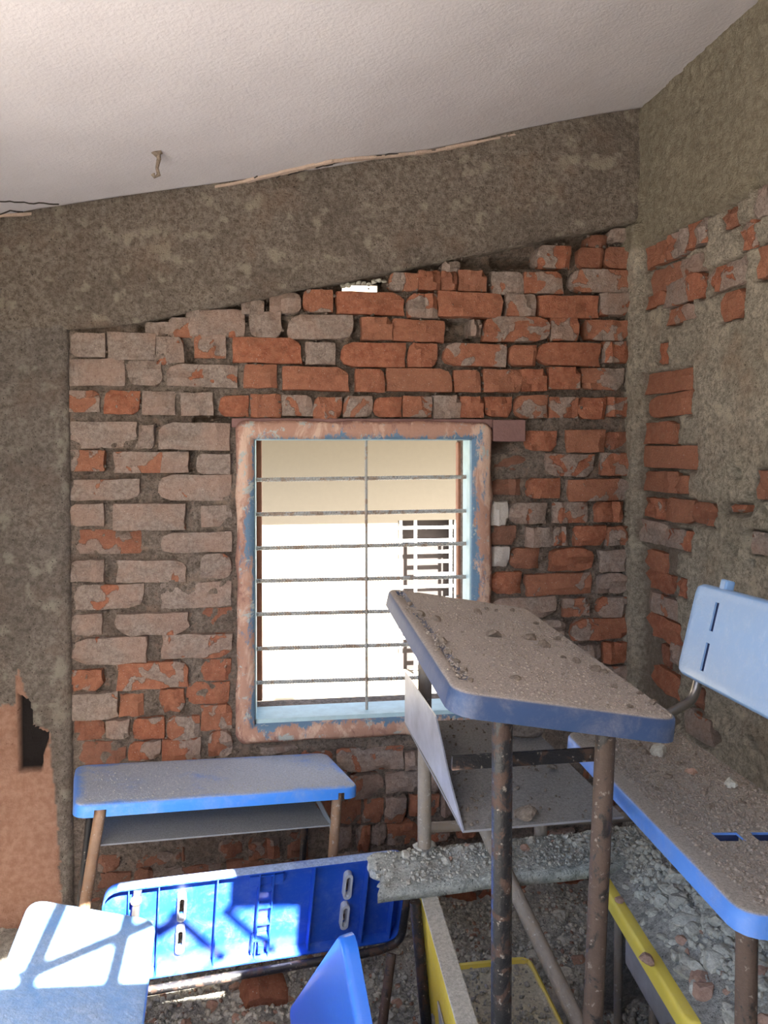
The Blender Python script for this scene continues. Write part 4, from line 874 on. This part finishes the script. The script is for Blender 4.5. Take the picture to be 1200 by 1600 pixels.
while n < 75:
    px_, py_ = rng.uniform(235, 655), rng.uniform(1480, 1606); p = at_z(px_, py_, .06)
    s = rng.choice([.010, .013, .016, .020, .026]); put(kindof(.4), p.x, p.y, fh(p.x, p.y), s, *LB['floor']); n += 1
n = 0
while n < 60:
    px_, py_ = rng.uniform(670, 1000), rng.uniform(1405, 1600); p = at_z(px_, py_, .07)
    if p.y > YW - .03: continue
    put(kindof(.12), p.x, p.y, fh(p.x, p.y), rng.choice([.012, .016, .022, .03]), *LB['wallfoot']); n += 1
n = 0
while n < 170:
    px_, py_ = rng.uniform(955, 1200), rng.uniform(1335, 1600); p = at_z(px_, py_, IZ + .08)
    s = rng.choice([.008, .010, .012, .014, .018, .024]) 
    if p.x > XW - .02 or p.y - i1.y > .48: continue
    if p.x < i1.x + (p.y - i1.y) * dI.x / dI.y + .045: continue
    put(kindof(.13), p.x, p.y, heap_z(p.x, p.y), s, *LB['heap'], sink=.25); n += 1
for _ in range(90):
    px_, py_ = rng.uniform(950, 1120), rng.uniform(1345, 1600); p = at_z(px_, py_, IZ + .05)
    xe = i1.x + (p.y - i1.y) * dI.x / dI.y
    if p.x > xe + .18 or p.x < xe + .03 or p.y - i1.y > .5: continue
    put(kindof(.1), p.x, p.y, heap_z(p.x, p.y), rng.choice([.008, .011, .015, .02]), *LB['heap'], sink=.05)
for n in range(34):
    s_ = rng.uniform(.10, .98) ; j = rng.uniform(.45, .97); p = nl.lerp(nr_, s_).lerp(c_l.lerp(c_r, s_), j); put(kindof(.1), p.x, p.y, PZ, rng.choice([.006, .009, .013, .016]), *LB['plank'])
# notable single pieces
def one(kind, p, s, label, cat='rubble', sc=None, sink=.25):
    o = put(kind, p.x, p.y, p.z, s, label, None, sink=sink); 
    if sc: o.scale = sc
    o['category'] = cat; return o
p = at_z(405, 1552, .07); bkm = bpy.data.objects.new('half_brick', BMESH[3]); COL.objects.link(bkm); bkm.location = (p.x, p.y + .05, fh(p.x, p.y + .03) - .01); bkm.rotation_euler = (math.radians(-65), .25, .3); bkm.scale = (.115, .07, .075); bkm.color = (.35, .1, 0, 1)
tag(bkm, 'half a red brick lying in the rubble below the tipped blue bench', 'brick')
def on_E(x, y): return on_plane(Vector(pE), ME @ Vector((0, 0, 1)), x, y)
for (x, y), s, lb in (((770, 994), .017, 'largest flat reddish lump in the middle of the dusty desk top'), ((829, 999), .015, 'dark lump right of the reddish lump on the dusty desk top'), ((850, 1010), .016, 'elongated brown lump on the right half of the dusty desk top'), ((683, 970), .012, 'round brown lump near the left edge of the dusty desk top'), ((657, 962), .014, 'brown lump in the groove of the dusty desk top'), ((746, 958), .013, 'dark lump at the head of the ridge of dirt across the desk top'), ((690, 1004), .014, 'brown lump lying in the corner of the long desk groove'), ((806, 1062), .009, 'lone small pebble on the front half of the dusty desk top')):
    one('brown', on_E(x, y), s, lb, sink=.2)
for (x, y), s in (((716, 932), .006), ((640, 945), .008), ((838, 975), .009), ((900, 1035), .010), ((880, 1028), .007), ((930, 1048), .012), ((945, 1052), .009), ((760, 953), .008), ((775, 955), .007), ((800, 955), .007), ((870, 1000), .009), ((960, 1075), .007), ((1000, 1085), .008), ((1020, 1100), .009), ((985, 1105), .007), ((700, 1020), .008), ((712, 1035), .008), ((725, 1050), .008), ((735, 1065), .008)):
    q = on_E(x, y); put('brown', q.x, q.y, q.z, s, *LB['desk'], sink=.15)
def on_D(x, y): return on_plane(pD, MD @ Vector((0, 0, 1)), x, y)
for (x, y), s in (((988, 1170), .014), ((1010, 1178), .010), ((1000, 1165), .009), ((1045, 1215), .011), ((1110, 1262), .009), ((1060, 1195), .008), ((1160, 1255), .008), ((1100, 1240), .007), ((960, 1160), .008), ((1025, 1235), .007)):
    q = on_D(x, y); put('brown', q.x, q.y, q.z, s, *LB['seat'], sink=.15)
q = on_D(1080, 1208); one('red', q, .015, 'pinkish brick chip standing on the gritty bench seat')
q = on_D(1141, 1228); one('grey', q, .017, 'flat pale stone on the gritty bench seat near the wall', sink=.2)
q = on_D(1030, 1177); one('grey', q, .021, 'largest grey lump on the gritty bench seat')
q = at_z(968, 1374, IZ + .05); one('red', Vector((q.x, q.y, heap_z(q.x, q.y))), .012, 'orange brick chip at the top of the rubble heap')
q = at_z(1012, 1448, IZ + .07); one('red', Vector((q.x, q.y, heap_z(q.x, q.y))), .017, 'orange brown brick flake in the middle of the rubble heap')
q = at_z(1100, 1478, IZ + .1); one('red', Vector((q.x, q.y, heap_z(q.x, q.y) + .005)), .026, 'largest pinkish block in the rubble heap')
q = at_z(1075, 1400, IZ + .1); one('grey', Vector((q.x, q.y, heap_z(q.x, q.y) + .005)), .026, 'pale slanted slab of mortar in the upper rubble heap', sc=(.036, .024, .012))
q = at_z(638, 1352, PZ); 
q = at_z(664, 1322, PZ); o = one('grey', q, .02, 'dried cement collar around the desk leg on the plank', sc=(.042, .024, .010), sink=.4)
q = at_z(1075, 1335, PZ + .03); one('grey', Vector((q.x - .02, q.y, IZ + .06)), .02, 'grey lump wedged at the right end of the plank')
o = put('brown', *(lambda p: (p.x, p.y, zt + .002))(at_z(820, 1145, zt)), .03, 'large clod of dirt lying at the back of the metal book tray', None); o.scale = (.05, .035, .018)
o = put('brown', *(lambda p: (p.x, p.y, zt + .002))(at_z(862, 1200, zt)), .012, 'small clod of dirt in the middle of the metal book tray', None)
o = put('brown', *(lambda p: (p.x, p.y, zt + .002))(at_z(820, 1277, zt)), .02, 'brown clod at the front edge of the metal book tray', None); o.scale = (.03, .018, .012)
# crumbs
def scatter(name, N, f, smin, smax, mat, label):
    pts = []; sz = []
    for _ in range(N):
        q = f()
        if q is None: continue
        pts.append(q); sz.append(smin + (smax - smin) * rng.random() ** 3)
    o = grit(name, pts, sz, mat); tag(o, label, 'rubble', kind='stuff'); return o
def f_floor():
    x = rng.uniform(-.6, 1.2); y = rng.uniform(1.55, YW - .02); return (x, y, fh(x, y) + .006)
scatter('rubble_gravel', 13000, f_floor, .003, .014, M['chunk_grey'], 'loose grey mortar gravel over the floor')
scatter('brick_gravel', 1800, f_floor, .003, .012, M['chunk_red'], 'loose reddish brick gravel over the floor')
def f_heap():
    x = rng.uniform(.8, XW); y = rng.uniform(i1.y - .10, i1.y + .50)
    if x < i1.x + (y - i1.y) * dI.x / dI.y + .012 + .03 * rng.random(): return None
    return (x, y, heap_z(x, y) + .003)
scatter('heap_gravel', 9000, f_heap, .003, .014, M['chunk_grey'], 'grey mortar gravel of the heap on the yellow edged desk')
def f_plank():
    s_ = rng.random(); j = 1 - rng.random() ** 1.0; j = j if rng.random() < .8 else rng.random()
    if s_ < .12 and rng.random() < .6: return None
    p = nl.lerp(nr_, s_).lerp(c_l.lerp(c_r, s_), .05 + .93 * j); return (p.x, p.y, PZ + .002)
scatter('plank_gravel', 1700, f_plank, .002, .008, M['chunk_grey'], 'cement grit spread along the plank')
def f_E():
    x = L0 * rng.random(); y = WE * rng.random()
    dens = .10 + .9 * max(0, 1 - y / WE) ** 1.3 * (1.15 - x / L0) + .5 * math.exp(-((x - .52) / .03) ** 2) + (1.0 if WE - .034 < y < WE - .012 and .06 < x < .5 else 0)
    if rng.random() > dens * .8: return None
    q = Vector(pE) + ME @ Vector((.01 + x * .975, .008 + y * .96, .0005)); return tuple(q)
scatter('desk_grit', 15000, f_E, .0006, .0042, M['grit_brown'], 'brown grit strewn over the middle desk top')
def f_D():
    x, y = .012 + rng.random() * .735, .006 + rng.random() * .235
    if any(q[0] - .003 < x < q[1] + .003 and q[2] - .003 < y < q[3] + .003 for q in slD): return None
    return tuple(pD + MD @ Vector((x, y, .0005)))
scatter('seat_grit', 12000, f_D, .0007, .0052, M['grit_brown'], 'grey brown grit strewn over the bench seat at the right')
def f_tray():
    y = rng.uniform(y0 + .01, yf); s_ = rng.random() ** 2; return (xl + .01 + s_ * (xr - xl - .03), y, zt + .001)
scatter('tray_grit', 500, f_tray, .0008, .005, M['chunk_brown'], 'dark grit in the metal book tray')
MA = rotv(rA)
def f_A():
    x = rng.random() * .72 + .02; y = .02 + rng.random() ** 1.6 * .27; 
    return tuple(Vector(pA) + MA @ Vector((x, y, .0005)))
scatter('desk_dust_grit', 1300, f_A, .0005, .0022, M['chunk_grey'], 'fine pale grit on the blue desk against the wall')
def f_H():
    x = rng.uniform(xa - .27, xa - .02); y = rng.uniform(1.4, h0_.y - .02); return (x, y, hz - .010) if rng.random() < .35 + .65 * (x - xa + .27 < .2 + .1 * math.sin(y * 20)) else None
scatter('seat_gravel', 1500, f_H, .002, .010, M['chunk_grey'], 'mortar gravel on the pale yellow rimmed seat')
